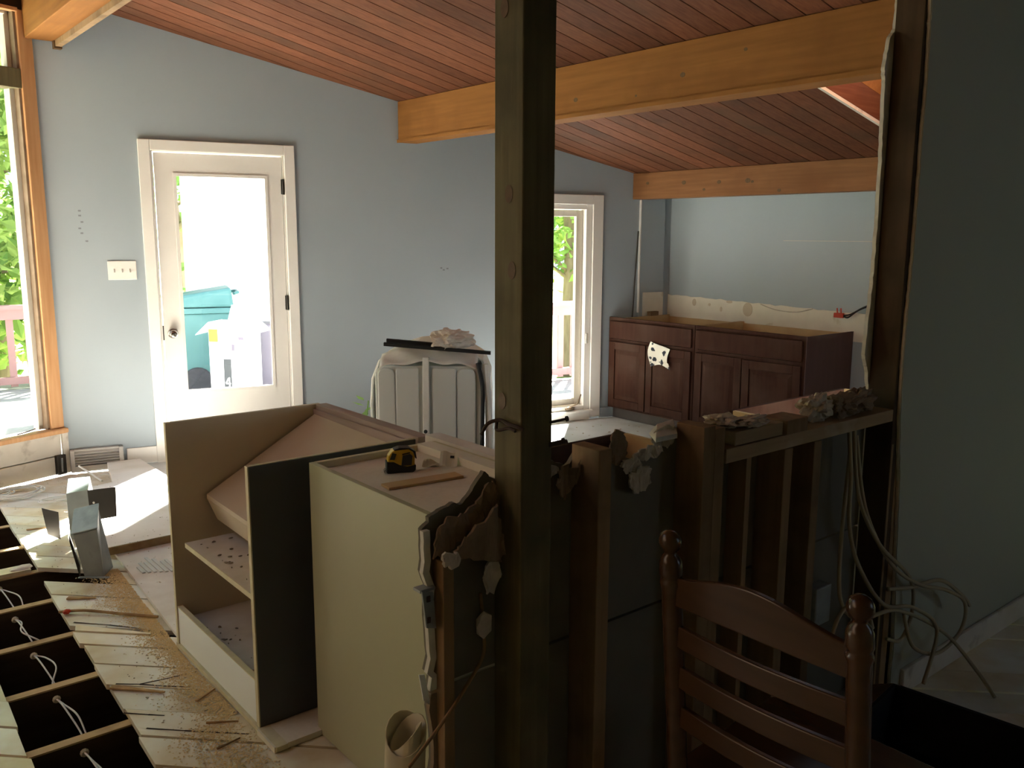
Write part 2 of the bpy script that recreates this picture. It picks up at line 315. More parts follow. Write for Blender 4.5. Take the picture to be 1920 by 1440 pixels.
for k in range(-26, 26):
    s0 = S0+k*PW; s1 = s0+PW-.004-rg.random()**3*.012
    j = rg.uniform(-.012, .012); dz = rg.uniform(-.0025, .0)
    regs = {'L': [(-2.55, -1.55), (.285, -1.55), (xl(5.72)+j, 5.72), (.49, 5.86), (-2.55, 4.74)],
            'R': [(xr(1.33)+j, 1.345), (1.62, 1.345), (1.62, 6.02), (1.28, 6.12), (.82, 5.96), (xr(5.68)+j, 5.68)],
            'N': [(.30, -1.55), (5.85, -1.55), (5.85, 1.32), (.365, 1.32)],
            'W': [(.50, 5.735), (.795, 5.69), (.80, 5.95), (.50, 5.84)]}
    for rn, poly in regs.items():
        if rn == 'R' and k == 6: poly = clip(poly, -1, 0, -1.03)      # board lifted out beside the trench
        if rn == 'R' and k == 2: e0, e1 = s0, s1-.05
        else: e0, e1 = s0, s1
        p = clip(clip(poly, R2, R2, e1), -R2, -R2, -e0)
        if len(p) < 3 or area(p) < .003: continue
        p = [q for i, q in enumerate(p) if (Vector(q)-Vector(p[i-1])).length > .002]
        if len(p) < 3: continue
        put('plank', G().prism(p, lambda a, b: Vector((a, b, -.02+dz)), lambda a, b: Vector((a, b, dz))), 'plank', fl, fix=True)
# wedge-shaped split piece lying in the gap of the board k==2
put('plank_splinter', G().hexa([(.745, 3.665, -.012), (.73, 3.61, -.012), (.95, 3.39, -.012), (.955, 3.40, -.012)], [(.745, 3.665, .004), (.73, 3.61, .004), (.95, 3.39, .004), (.955, 3.40, .004)]), 'plank', fl)
for pts in (((.735, 3.075), (.80, 3.02), (.90, 3.00), (.985, 2.985)), ((.80, 3.02), (.86, 2.955), (.93, 2.89)), ((.745, 3.70), (.85, 3.585), (.955, 3.45)), ((.73, 2.72), (.82, 2.63), (.97, 2.485)), ((.70, 2.86), (.76, 2.80), (.80, 2.76))):
    g = G(); n_ = len(pts)
    for (x0, y0), (x1, y1) in zip(pts, pts[1:]):
        d = Vector((x1-x0, y1-y0)).normalized()*.004; g.add([(x0-d.y, y0+d.x, .0006), (x0+d.y, y0-d.x, .0006), (x1+d.y*.6, y1-d.x*.6, .0006), (x1-d.y*.6, y1+d.x*.6, .0006)], [(0, 1, 2, 3)])
    put('plank_crack', g, 'groove', fl)
# plywood and vinyl over the planks
put('plywood_sheet', G().prism([(1.015, 3.18), (1.7, 3.18), (1.7, 4.42), (1.09, 4.42)], lambda a, b: Vector((a, b, .001)), lambda a, b: Vector((a, b, .016))), 'ply_grey', fl)
put('plywood_sheet', G().prism([(1.055, 4.36), (1.7, 4.36), (1.7, 6.03), (1.50, 6.06), (1.40, 5.55), (1.20, 5.5)], lambda a, b: Vector((a, b, .017)), lambda a, b: Vector((a, b, .056))), 'ply', fl, fix=True)
put('sheet_edge', G().hexa([(1.056, 4.352, .017), (1.7, 4.352, .017), (1.7, 4.3595, .017), (1.056, 4.3595, .017)], [(1.056, 4.352, .054), (1.7, 4.352, .054), (1.7, 4.3595, .054), (1.056, 4.3595, .054)]), 'splinter', fl)
vin = put('vinyl_sheet', G().prism([(1.66, 1.45), (5.88, 1.45), (5.88, 5.06), (1.66, 6.06)], lambda a, b: Vector((a, b, -.01)), lambda a, b: Vector((a, b, .012))), 'vinyl', fl)
put('mastic_patch', (lambda g: [g.box(1.08+i*.022+.03, 1.094+i*.022+.03, 4.02-.012*i, 4.20-.03*abs(i-3)+.02*math.sin(i*2.3), .016, .021) for i in range(7)] and g)(G()), 'vinyl', fl)

# ---- back wall (door wall), angled
DO0, DO1, DOT = .63, 1.487, 2.095
WO0, WO1, WOB, WOT = 3.33, 3.97, .09, 1.795
SE = 4.80
def wz(s): return zr(wp(s, 0, 0).x)
wb = thing('wall_back', tuple(wp(2.4, 0, 0)), 'blue-grey painted wall with the glazed door', 'wall', kind=ST)
g = G()
for s0, s1, z0, z1 in ((0, DO0, 0, None), (DO0, DO1, DOT, None), (DO1, WO0, 0, None), (WO0, WO1, WOT, None), (WO0, WO1, -.02, WOB), (WO1, SE, 0, None)):
    t0 = wz(s0) if z1 is None else z1; t1 = wz(s1) if z1 is None else z1
    g.hexa([wp(s0, 0, z0), wp(s1, 0, z0), wp(s1, -.13, z0), wp(s0, -.13, z0)], [wp(s0, 0, t0), wp(s1, 0, t1), wp(s1, -.13, t1), wp(s0, -.13, t0)])
put('painted_drywall', g, 'paint', wb)
g = G(); wbox(g, 4.435, 4.68, 0, .02, .0, 1.97); put('chase_panel', g, 'paint', wb, bevel=.003)
g = G(); wbox(g, 4.428, 4.436, -.001, .024, .9, 1.84); put('corner_bead', g, 'white', wb)
g = G(); wbox(g, 4.47, 4.68, .02, .024, .86, 1.07); put('bare_plaster_patch', g, 'plaster', wb)
# faint filled marks on the paint
g = G()
for s, z in ((.19, 1.66), (.19, 1.69), (.20, 1.62), (.185, 1.58), (.195, 1.55), (.22, 1.50), (2.64, 1.30), (2.66, 1.285), (2.69, 1.295)): wbox(g, s-.004, s+.012, 0, .0008, z-.006, z+.004)
put('pencil_marks', g, 'mark', wb)

# door: casing, slab, glass, knob, hinges
dr = thing('door_1', tuple(wp(1.06, 0, 0)), 'white full-lite exterior door in a white casing', 'door', kind=ST)
g = G(); wbox(g, .557, .63, 0, .02, 0, 2.15); put('casing', g, 'white', dr, bevel=.004)
g = G(); wbox(g, 1.487, 1.558, 0, .02, 0, 2.15); put('casing', g, 'white', dr, bevel=.004)
g = G(); wbox(g, .63, 1.487, 0, .02, 2.08, 2.15); put('casing', g, 'white', dr, bevel=.004)
g = G(); wbox(g, .63, .643, -.13, .006, 0, 2.09); wbox(g, 1.475, 1.487, -.13, .006, 0, 2.09); wbox(g, .643, 1.475, -.13, .006, 2.078, 2.09); put('jamb', g, 'white', dr)
g = G(); a, b, c, d = .65, 1.471, .775, 1.36
wbox(g, a, c, -.045, 0, .02, 2.07); wbox(g, d, b, -.045, 0, .02, 2.07); wbox(g, c, d, -.045, 0, .02, .48); wbox(g, c, d, -.045, 0, 1.93, 2.07)
slab = put('door_slab', g, 'white', dr)
g = G(); wbox(g, c, d, -.025, -.02, .48, 1.93); put('glass_pane', g, 'glass', dr)
g = G(); wbox(g, c-.012, c+.008, 0, .006, .468, 1.942); wbox(g, d-.008, d+.012, 0, .006, .468, 1.942); wbox(g, c+.008, d-.008, 0, .006, .468, .488); wbox(g, c+.008, d-.008, 0, .006, 1.922, 1.942); put('glazing_bead', g, 'white', dr)
kf = frame(wp(.705, .0, .885), WD, None, WI)
put('door_knob', G().lathe([(.03, 0), (.033, .004), (.03, .009), (.012, .012), (.011, .03), (.02, .034), (.028, .044), (.028, .055), (.02, .064), (.008, .067)], kf), 'chrome', dr, smooth=True)
for z in (1.87, 1.07, .27):
    g = G(); wbox(g, 1.462, 1.482, 0, .008, z-.05, z+.05); g.tube([wp(1.476, .01, z-.052), wp(1.476, .01, z+.052)], .008, 10); put('hinge', g, 'darkmetal', dr)
g = G(); wbox(g, .641, .650, -.02, .002, .84, .94); put('strike_plate', g, 'darkmetal', dr)
g = G(); wbox(g, .63, 1.487, -.13, .03, 0, .02); put('threshold', g, 'white', dr)

# window_2 (narrow casement by the kitchen)
w2 = thing('window_2', tuple(wp(3.65, 0, .05)), 'narrow white casement window beside the kitchen cabinets', 'window', kind=ST)
for s0, s1, z0, z1 in ((3.245, 3.33, .03, 1.873), (3.97, 4.067, .03, 1.873), (3.33, 3.97, 1.795, 1.873), (3.33, 3.97, .012, .09)):
    g = G(); wbox(g, s0, s1, 0, .02, z0, z1); put('casing', g, 'white', w2, bevel=.004)
g = G(); wbox(g, 3.33, 3.385, -.13, -.0, .09, 1.795); wbox(g, 3.915, 3.97, -.13, -.0, .09, 1.795); wbox(g, 3.385, 3.915, -.13, 0, 1.755, 1.795); wbox(g, 3.385, 3.915, -.13, 0, .09, .13); put('window_frame', g, 'white', w2, bevel=.003)
g = G(); wbox(g, 3.39, 3.45, -.09, -.05, .135, 1.75); wbox(g, 3.85, 3.91, -.09, -.05, .135, 1.75); wbox(g, 3.45, 3.85, -.09, -.05, 1.70, 1.75); wbox(g, 3.45, 3.85, -.09, -.05, .135, .19); put('sash', g, 'pale_frame', w2, bevel=.003)
g = G(); wbox(g, 3.45, 3.85, -.072, -.068, .19, 1.70); put('glass_pane', g, 'glass', w2)
g = G(); wbox(g, 3.31, 3.99, -.0, .045, .075, .095); put('window_sill', g, 'white', w2, bevel=.004)
g = G(); g.tube([wp(3.77, .0, .125), wp(3.77, .03, .13), wp(3.83, .05, .16), wp(3.86, .055, .24)], .006, 8); g.tube([wp(3.74, .012, .115), wp(3.82, .012, .115)], .012, 8); put('crank', g, 'paper_brown', w2, smooth=True)
g = G(); wbox(g, 3.925, 3.945, -.0, .012, .66, .74); put('latch', g, 'pale_frame', w2)

# ---- left wall: tall windows over a low board wall
wl = thing('wall_left', tuple(lp(2, 0, 0)), 'low cream board wall under tall fir-framed windows', 'wall', kind=ST)
for z0, z1 in ((0, .118), (.124, .272)):
    g = G(); lbox(g, .02, 4.1, -.04, 0, z0, z1); put('board', g, 'white_dirty', wl, bevel=.004)
g = G(); lbox(g, 0, 4.1, -.14, -.045, 0, .29); put('backing', g, 'exterior', wl)
g = G(); g.hexa([lp(4.1, -.02, 2.86), lp(0, -.02, 2.86), lp(0, -.14, 2.86), lp(4.1, -.14, 2.86)], [lp(4.1, -.02, zr(lp(4.1, 0, 0).x)), lp(0, -.02, zr(CN.x)), lp(0, -.14, zr(CN.x)), lp(4.1, -.14, zr(lp(4.1, 0, 0).x))]); put('header', g, 'toekick', wl)
g = G(); lbox(g, -.02, .02, .0, .018, 0, .27); put('corner_strip', g, 'white_dirty', wl)
w1 = thing('window_1', tuple(lp(1, 0, .29)), 'tall fixed window with transom in a fir frame at the left', 'window', kind=ST)
g = G(); lbox(g, -.01, 1.95, -.02, .05, .272, .305); put('window_sill', g, 'pine_jamb', w1, bevel=.008)
g = G(); lbox(g, .0, .085, -.10, .018, .305, 2.86); put('jamb', g, 'pine_jamb', w1, bevel=.004)
g = G(); lbox(g, .085, .10, -.10, .0, .305, 2.86); put('stop', g, 'paper_brown', w1)
g = G(); lbox(g, .10, .128, -.11, -.05, .305, 2.406); lbox(g, 1.84, 1.95, -.12, -.03, .305, 2.406); put('sash_stile', g, 'pale_frame', w1)
g = G(); lbox(g, .085, 1.95, -.10, .012, 2.406, 2.52); put('transom_bar', g, 'post', w1, bevel=.003)
g = G(); lbox(g, .10, .128, -.11, -.05, 2.52, 2.86); lbox(g, .128, 1.95, -.12, -.03, 2.83, 2.86); put('transom_sash', g, 'pale_frame', w1)
g = G(); lbox(g, .085, 1.95, -.02, .03, 2.845, 2.865); put('head_trim', g, 'pine_jamb', w1)
g = G(); lbox(g, .128, 1.84, -.075, -.07, .305, 2.406); put('glass_pane', g, 'glass', w1)
g = G(); lbox(g, .128, 1.95, -.075, -.07, 2.52, 2.83); put('glass_pane', g, 'glass', w1)
g = G(); lbox(g, 1.95, 4.1, -.13, 0, .29, 2.88); put('painted_drywall', g, 'paint_near', wl)

# ---- kitchen wall, near walls
wk = thing('wall_kitchen', (5.96, 3, 0), 'blue-grey kitchen wall behind the cherry cabinets', 'wall', kind=ST)
g = G(); g.hexa([(5.9, -1.6, 0), (6.03, -1.6, 0), (6.03, 5.3, 0), (5.9, 5.3, 0)], [(5.9, -1.6, zr(5.9)), (6.03, -1.6, zr(6.03)), (6.03, 5.3, zr(6.03)), (5.9, 5.3, zr(5.9))]); put('painted_drywall', g, 'paint', wk)
def strip_top(y): return 1.002+.024*(y-3.2)+.003*math.sin(y*31)+.003*math.sin(y*67+1)
g = G(); n = 40; ys = [3.0+(5.08-3.0)*i/n for i in range(n+1)]
g.prism([(y, strip_top(y)) for y in ys]+[(5.08, .80), (3.0, .80)], lambda a, b: Vector((5.899, a, b)), lambda a, b: Vector((5.892, a, b))); put('bare_plaster_strip', g, 'plaster', wk, fix=True)
for y, z, ry, rz in ((4.24, .97, .045, .055), (4.78, .995, .02, .03), (4.62, .985, .012, .012), (4.5, .955, .012, .02), (4.42, 1.02, .03, .012)):
    g = G(); g.prism([(y+ry*math.cos(a), z+rz*math.sin(a)) for a in [i*math.pi/8 for i in range(16)]], lambda a, b: Vector((5.8925, a, b)), lambda a, b: Vector((5.890, a, b))); put('adhesive_spot', g, 'tanboard', wk, fix=True)
g = G(); g.tube(spline([(5.889, 4.12, 1.02), (5.889, 3.98, .985), (5.889, 3.8, .98), (5.889, 3.66, 1.015)]), .004, 6); put('plaster_crack', g, 'rubble', wk)
g = G(); g.box(5.8985, 5.8995, 3.0, 3.95, 1.512, 1.516); put('drywall_seam', g, 'pale_frame', wk)
wf = thing('wall_front', (1.7, -1.65, 0), 'wall behind the viewer with one added window', 'wall', kind=ST)
g = G(); g.box(-2.7, 3.2, -1.7, -1.6, 0, 4.0); g.box(4.3, 6.03, -1.7, -1.6, 0, 4.0); g.box(3.2, 4.3, -1.7, -1.6, 0, .95); g.box(3.2, 4.3, -1.7, -1.6, 1.95, 4.0); put('painted_drywall', g, 'paint_near', wf)
w5 = thing('added_window', (3.75, -1.65, .95), 'plain added window behind the viewer, unseen', 'window', kind=ST)  # unseen window, added to bring light onto the near right wall
g = G(); g.box(3.2, 3.26, -1.7, -1.59, .95, 1.95); g.box(4.24, 4.3, -1.7, -1.59, .95, 1.95); g.box(3.26, 4.24, -1.7, -1.59, .95, 1.01); g.box(3.26, 4.24, -1.7, -1.59, 1.89, 1.95); put('window_frame', g, 'white', w5)
put('glass_pane', G().box(3.26, 4.24, -1.652, -1.648, 1.01, 1.89), 'glass', w5)
ww = put('wall_west', G().box(-2.7, -2.6, -1.6, 4.76, 0, 4.0), 'old_stud', kind=ST, label='side wall out to the left of the viewer', cat='wall')

# ---- ceiling
ce = thing('ceiling', (2, 2.5, zr(2)), 'sloping ceiling of red-brown stained boards', 'ceiling', kind=ST)
SKX0, SKX1, SKY0, SKY1 = 4.0, 5.0, 2.7215-.1335*4, 2.7215
LX0, LX1, LY0, LY1 = -2.45, -.55, 2.588+.1335*1, 2.588+.1335*20
def slab(g, x0, x1, y0, y1, d0, d1): return g.hexa([(x0, y0, zr(x0)+d0), (x1, y0, zr(x1)+d0), (x1, y1, zr(x1)+d0), (x0, y1, zr(x0)+d0)], [(x0, y0, zr(x0)+d1), (x1, y0, zr(x1)+d1), (x1, y1, zr(x1)+d1), (x0, y1, zr(x0)+d1)])
def eave(p): return clip(clip(p, -.364, 1, 6.112), .239, 1, 6.932)      # roof edge follows both angled outer walls
for k in range(-32, 31):
    y0 = 2.588+.1335*k; y1 = y0+.1335-.007
    if y0 < -1.65 or y0 > 6.45: continue
    cuts = ([(LX0, LX1)] if LY0-.01 < y0 < LY1-.01 else [])+([(SKX0, SKX1)] if SKY0-.01 < y0 < SKY1-.01 else [])
    spans = []; xa = -2.6
    for c0, c1 in cuts: spans.append((xa, c0)); xa = c1
    spans.append((xa, 6.15))
    for x0, x1 in spans:
        p = eave([(x0, y0), (x1, y0), (x1, y1), (x0, y1)])
        if len(p) > 2: put('ceiling_board', G().prism(p, lambda a, b: Vector((a, b, zr(a))), lambda a, b: Vector((a, b, zr(a)+.022))), 'ceil', ce, fix=True)
g = G()
for x0, x1, y0, y1 in ((-2.7, LX0-.02, -1.7, 6.6), (LX1+.02, SKX0-.02, -1.7, 6.6), (LX0-.02, LX1+.02, -1.7, LY0-.02), (LX0-.02, LX1+.02, LY1+.02, 6.6), (SKX1+.02, 6.3, -1.7, 6.6), (SKX0-.02, SKX1+.02, -1.7, SKY0-.02), (SKX0-.02, SKX1+.02, SKY1+.02, 6.6)):
    p = eave([(x0, y0), (x1, y0), (x1, y1), (x0, y1)])
    if len(p) > 2: g.prism(p, lambda a, b: Vector((a, b, zr(a)+.0225)), lambda a, b: Vector((a, b, zr(a)+.10)))
put('roof_deck', g, 'groove', ce, fix=True)
w3 = thing('window_3', (4.5, 2.25, zr(4.5)), 'skylight shaft lined with red wood above the kitchen', 'window', kind=ST)
for nm, (x0, x1, y0, y1), mm in (('shaft_board', (SKX0-.02, SKX1+.02, SKY1, SKY1+.02), 'ceil'), ('shaft_board', (SKX0-.02, SKX1+.02, SKY0-.02, SKY0), 'beam'), ('shaft_board', (SKX0-.02, SKX0, SKY0, SKY1), 'beam'), ('shaft_board', (SKX1, SKX1+.02, SKY0, SKY1), 'beam')):
    put(nm, slab(G(), x0, x1, y0, y1, .0, .16), mm, w3); put('shaft_board', slab(G(), x0, x1, y0, y1, .162, .34), 'beam', w3)
put('edge_trim', slab(G(), SKX0-.03, SKX1+.03, SKY1-.012, SKY1+.006, -.006, .012), 'white_dirty', w3)
put('glass_pane', slab(G(), SKX0-.02, SKX1+.02, SKY0-.02, SKY1+.02, .341, .35), 'glass', w3)

w6 = thing('added_skylight', (-1.7, 3.9, zr(-1.7)), 'added skylight over the living side, out of view overhead', 'window', kind=ST)  # unseen skylight, added to brighten the floor and cabinet tops
for x0, x1, y0, y1 in ((LX0-.02, LX1+.02, LY1, LY1+.02), (LX0-.02, LX1+.02, LY0-.02, LY0), (LX0-.02, LX0, LY0, LY1), (LX1, LX1+.02, LY0, LY1)): put('shaft_board', slab(G(), x0, x1, y0, y1, 0, .22), 'ceil', w6)
put('glass_pane', slab(G(), LX0-.02, LX1+.02, LY0-.02, LY1+.02, .221, .23), 'glass', w6)

# ---- beams
def wall_y(x): return 6.177-.2390*(x-1.277)-.002
def knots(par, x, lst):
    for y, z, r in lst:
        put('knot', G().prism([(y+r*1.3*math.cos(a), z+r*math.sin(a)) for a in [i*math.pi/6 for i in range(12)]], lambda a, b: Vector((x, a, b)), lambda a, b: Vector((x-.0012, a, b))), 'knot', par, fix=True)
def beam(x0, x1, zb, ya, label, m='beam'):
    t = thing('ceiling_beam', ((x0+x1)/2, 3.5, zb), label, 'beam')
    put('timber', G().hexa([(x0, ya, zb), (x1, ya, zb), (x1, wall_y(x1), zb), (x0, wall_y(x0), zb)], [(x0, ya, zr(x0)-.003), (x1, ya, zr(x1)-.003), (x1, wall_y(x1), zr(x1)-.003), (x0, wall_y(x0), zr(x0)-.003)]), m, t, bevel=.004)
    return t
b1 = beam(3.53, 3.67, 2.206, 1.447, 'long orange fir ceiling beam passing behind the post')
knots(b1, 3.529, ((2.99, 2.335, .012), (3.76, 2.30, .012), (3.3, 2.27, .006), (2.62, 2.40, .008)))
put('bottom_strip', G().box(3.521, 3.529, 1.447, wall_y(3.521), 2.206, 2.228), 'beam', b1)
b2 = beam(5.513, 5.65, 1.845, 1.447, 'lower orange fir beam above the cherry cabinets', 'beam_red')
knots(b2, 5.512, ((4.62, 1.96, .016), (4.28, 1.95, .014), (4.02, 1.95, .018), (3.98, 1.94, .01), (4.42, 1.90, .01), (3.75, 1.87, .012), (5.0, 1.97, .012)))
b0 = thing('ceiling_beam', (1.33, 4, 2.70), 'pale fir beam end at the top left above the tall window', 'beam')
put('timber', G().hexa([(1.235, -1.6, 2.70), (1.42, -1.6, 2.70), (1.42, wall_y(1.42), 2.70), (1.235, 6.14, 2.70)], [(1.235, -1.6, zr(1.235)-.003), (1.42, -1.6, zr(1.42)-.003), (1.42, wall_y(1.42), zr(1.42)-.003), (1.235, 6.14, zr(1.235)-.003)]), 'beam', b0, bevel=.005)
put('edge_strip', G().box(1.39, 1.425, 2.0, wall_y(1.425)-.06, 2.665, 2.699), 'stud', b0)
box('edge_block', (1.385, 1.43, wall_y(1.43)-.05, wall_y(1.43)-.004, 2.655, 2.699), 'knot', b0)

# ---- baseboards
g = G(); wbox(g, .37, .557, 0, .016, .012, .125); put('baseboard_back', g, 'white', kind=ST, label='white baseboard between floor register and door', cat='baseboard', bevel=.003)
g = G(); wbox(g, 4.07, 4.44, 0, .014, .012, .10); put('baseboard_kitchen', g, 'paint', kind=ST, label='painted baseboard right of the narrow window', cat='baseboard', bevel=.003)
put('baseboard_right', G().box(2.80, 5.88, 1.308, 1.3235, .004, .095), 'white_dirty', kind=ST, label='dirty white baseboard of the near right wall', cat='baseboard', bevel=.004)

# ---- partition: open studs (knee height) left, full wall right
wpn = thing('wall_partition', (2.0, 1.385, 0), 'stripped knee wall of open studs between the rooms', 'wall', kind=ST)
YN, YS0, YS1, YF = 1.325, 1.338, 1.427, 1.440
def pz(name, poly, y0, y1, m, par=wpn, **k):
    return put(name, G().prism(poly, lambda a, b: Vector((a, y0, b)), lambda a, b: Vector((a, y1, b))), m, par, fix=True, **k)
def rag(pts, n=4, amp=.004, seed=0):
    r = random.Random(seed); out = []
    for (x0, z0), (x1, z1) in zip(pts, pts[1:]):
        for k in range(n):
            t = k/n; out.append((x0+(x1-x0)*t+(r.uniform(-amp, amp) if k else 0), z0+(z1-z0)*t+(r.uniform(-amp, amp) if k else 0)))
    return out+[pts[-1]]
def torn(poly, y, m, amp=.010, thick=.004, seed=0, par=None, n=5, jag=.006):
    pts = rag(list(poly)+[poly[0]], n, jag, seed)[:-1]
    bm = bmesh.new(); vs = [bm.verts.new((a, 0, b)) for a, b in pts]; f = bm.faces.new(vs)
    bmesh.ops.triangulate(bm, faces=[f]); bmesh.ops.subdivide_edges(bm, edges=[e for e in bm.edges if e.calc_length() > .02], cuts=2, use_grid_fill=True); bmesh.ops.triangulate(bm, faces=bm.faces[:])
    for v in bm.verts:
        p = Vector((v.co.x*34, seed*2.3, v.co.z*34)); v.co.y = y+amp*noise.noise(p)+amp*.5*noise.noise(p*2.7)
    bm.verts.index_update(); g = G(); g.v = [v.co.copy() for v in bm.verts]; g.f = [tuple(v.index for v in f.verts) for f in bm.faces]; bm.free()
    return put('torn_flap', g, m, par or wpn, solid=thick)
box('bottom_plate', (.96, 5.85, YS0, YS1, .001, .039), 'stud_h', wpn)
def stud(x0, x1, z1, z0=.04, y0=YS0, m='stud'): return box('stud', (x0, x1, y0, YS1, z0, z1), m, wpn, bevel=.002)
stud(1.344, 1.384, 1.081); stud(1.708, 1.752, 1.083); stud(1.757, 1.797, 1.072, y0=YS0+.004)
for x in (2.06, 2.205): stud(x, x+.038, .974)
box('stud', (1.93, 1.95, YS0+.03, YS1, .04, .974), 'stud', wpn)
stud(2.645, 2.684, zr(2.66)-.02, m='old_stud'); stud(2.686, 2.724, zr(2.7)-.02)
for x in (3.1, 3.5, 3.9, 4.3, 4.7, 5.1, 5.5): stud(x, x+.038, zr(x)-.03)
stud(.958, .985, .90, y0=YS0+.05)
box('top_plate', (1.80, 2.643, YS0, YS1, .976, 1.014), 'stud_h', wpn, bevel=.002)
box('plate_scrap', (1.84, 2.05, YS0+.004, YS1, 1.016, 1.052), 'stud_h', wpn, bevel=.002)
box('plate_scrap', (2.055, 2.155, YS0-.006, YS1-.01, 1.016, 1.056), 'stud', wpn, bevel=.002)
# kitchen-side drywall of the knee wall: two courses with a joint, torn top
left = rag([(.945, .615), (.940, .80), (.933, .963)], 8, .006, 2)
topl = rag([(.933, .963), (.948, .973), (.957, .988), (.977, .995), (1.01, 1.004), (1.028, .997), (1.048, 1.009), (1.065, 1.028), (1.088, 1.051), (1.095, 1.057), (1.115, 1.04), (1.13, 1.03)], 3, .003, 3)
topr = rag([(1.195, 1.04), (1.287, 1.051), (1.328, 1.028), (1.357, 1.055), (1.369, 1.069), (1.44, 1.04), (1.484, 1.029), (1.559, 1.007), (1.607, 1.016), (1.656, 1.025), (1.692, 1.03), (1.699, 1.064), (1.736, 1.069), (1.80, 1.05), (1.95, .985), (2.64, .98)], 3, .004, 4)
pz('drywall_sheet', left+topl[1:]+topr+[(2.64, .615)], YS1+.001, YF, 'gyp_back')
pz('drywall_sheet', [(2.64, .002), (2.64, .608)]+list(reversed(rag([(.955, .002), (.950, .3), (.948, .608)], 8, .006, 5))), YS1+.001, YF, 'gyp_back')
pz('torn_core', [(x-.004, z) for x, z in left]+[(x+.012, z) for x, z in reversed(left)], YS1-.012, YS1, 'gyp_core')
pz('torn_core', [(x-.004, z) for x, z in rag([(.955, .002), (.950, .3), (.948, .608)], 8, .006, 5)]+[(.968, .608), (.968, .002)], YS1-.012, YS1, 'paper_brown')
# torn flaps of face paper and board hanging at the broken end
torn([(.945, .905), (.955, .955), (.985, .985), (1.03, .985), (1.075, 1.025), (1.10, 1.04), (1.112, .98), (1.05, .955), (1.0, .93), (.985, .905)], YS1-.022, 'paper_brown', seed=6)
torn([(.972, .905), (.985, .925), (1.02, .955), (1.07, .985), (1.09, .998), (1.10, .945), (1.108, .90), (1.098, .872), (1.04, .888)], YS0+.04, 'paper_brown', .007, .006, 7)
torn([(1.065, .868), (1.10, .868), (1.105, .83), (1.085, .80), (1.067, .81)], YS0+.05, 'rubble', .008, .004, 8, n=3)
torn([(.945, .90), (.95, .93), (.975, .925), (.985, .91), (.975, .893)], YS0+.03, 'rubble', .008, .008, 9, n=3)
torn([(1.29, .97), (1.275, 1.0), (1.28, 1.03), (1.30, 1.04), (1.335, 1.035), (1.34, 1.05), (1.35, 1.03), (1.325, .99), (1.31, .965)], YS1-.025, 'paper_brown', .012, .004, 10)
torn([(1.20, 1.0), (1.22, 1.06), (1.26, 1.05), (1.29, 1.03), (1.26, .99)], YS1-.012, 'rubble', .012, .004, 13)
# kitchen-side and room-side drywall right of the opening
fe = rag([(2.645, .0), (2.645, 1.081), (2.628, 1.14), (2.608, 1.18), (2.613, 1.273), (2.622, 1.356), (2.628, 1.456), (2.629, 1.60), (2.626, 1.76), (2.620, 1.86), (2.614, 2.0), (2.604, 2.044), (2.622, 2.131), (2.655, 2.167), (2.66, 2.251), (2.66, 2.55)], 6, .0022, 11)
pz('drywall_sheet', fe+[(2.66, zr(2.66)-.005), (5.898, zr(5.898)-.005), (5.898, .0)], YS1+.001, YF, 'gyp_core')
pz('painted_face', [(x+.006, z) for x, z in fe]+[(2.67, zr(2.66)-.006), (5.898, zr(5.898)-.006), (5.898, .0)], YF, YF+.0015, 'paint')
ne = rag([(2.74, .0), (2.745, .214), (2.726, .409), (2.71, .597), (2.695, .777), (2.67, .958), (2.66, 1.129), (2.660, 1.296), (2.666, 1.426), (2.668, 1.651), (2.664, 1.884), (2.668, 1.946), (2.662, 2.141), (2.655, 2.227), (2.655, 2.6)], 7, .0025, 12)
wr = thing('wall_right', (4.2, 1.33, 0), 'dim grey-green wall at the right with a ragged edge', 'wall', kind=ST)
pz('painted_drywall', ne+[(2.65, zr(2.65)-.005), (5.898, zr(5.898)-.005), (5.898, .0)], YN, YS0-.001, 'paint_near', wr)
pz('torn_core', [(x-.002, z) for x, z in ne]+[(x+.003, z) for x, z in reversed(ne)], YN+.003, YS0-.001, 'gyp_core', wr)
box('jamb_cavity_board', (2.648, 2.66, YS0-.001, YS0, .04, .9), 'stud', wr)

# ================================================================== THINGS
# ---- post
tp = thing('timber_post', (1.161, 1.383, 0), 'rough square timber post standing in the stripped knee wall', 'post')
put('shaft', G().box(1.119, 1.203, 1.338, 1.427, .04, zr(1.2)-.03), 'post', tp, bevel=.003)
for y, z in ((1.38, 1.63), (1.395, 1.98), (1.37, 1.48), (1.40, 1.21)):
    r = .012; put('knot', G().prism([(y+r*math.cos(a), z+r*1.5*math.sin(a)) for a in [i*math.pi/6 for i in range(12)]], lambda a, b: Vector((1.1185, a, b)), lambda a, b: Vector((1.1178, a, b))), 'knot', tp, fix=True)
g = G(); g.tube(spline([(1.095, 1.44, 1.135), (1.100, 1.425, 1.16), (1.113, 1.40, 1.17), (1.113, 1.37, 1.166), (1.114, 1.345, 1.165), (1.12, 1.333, 1.16)]), .004, 7); g.tube(spline([(1.113, 1.41, 1.166), (1.105, 1.40, 1.15), (1.112, 1.37, 1.158), (1.113, 1.35, 1.155)]), .0035, 7)
put('wire_twist', g, 'rust', None, label='rusty twisted wire wrapped around the post at counter height', cat='wire')
for z, dx in ((1.165, .03), (1.115, .028), (1.12, .02)):
    g = G(); g.tube([(1.195, 1.337, z), (1.203+dx, 1.328, z+.004)], .003, 7); g.tube([(1.203+dx, 1.328, z+.004), (1.203+dx+.004, 1.327, z+.0045)], .006, 8)
    put('nail', g, 'rust', tp)

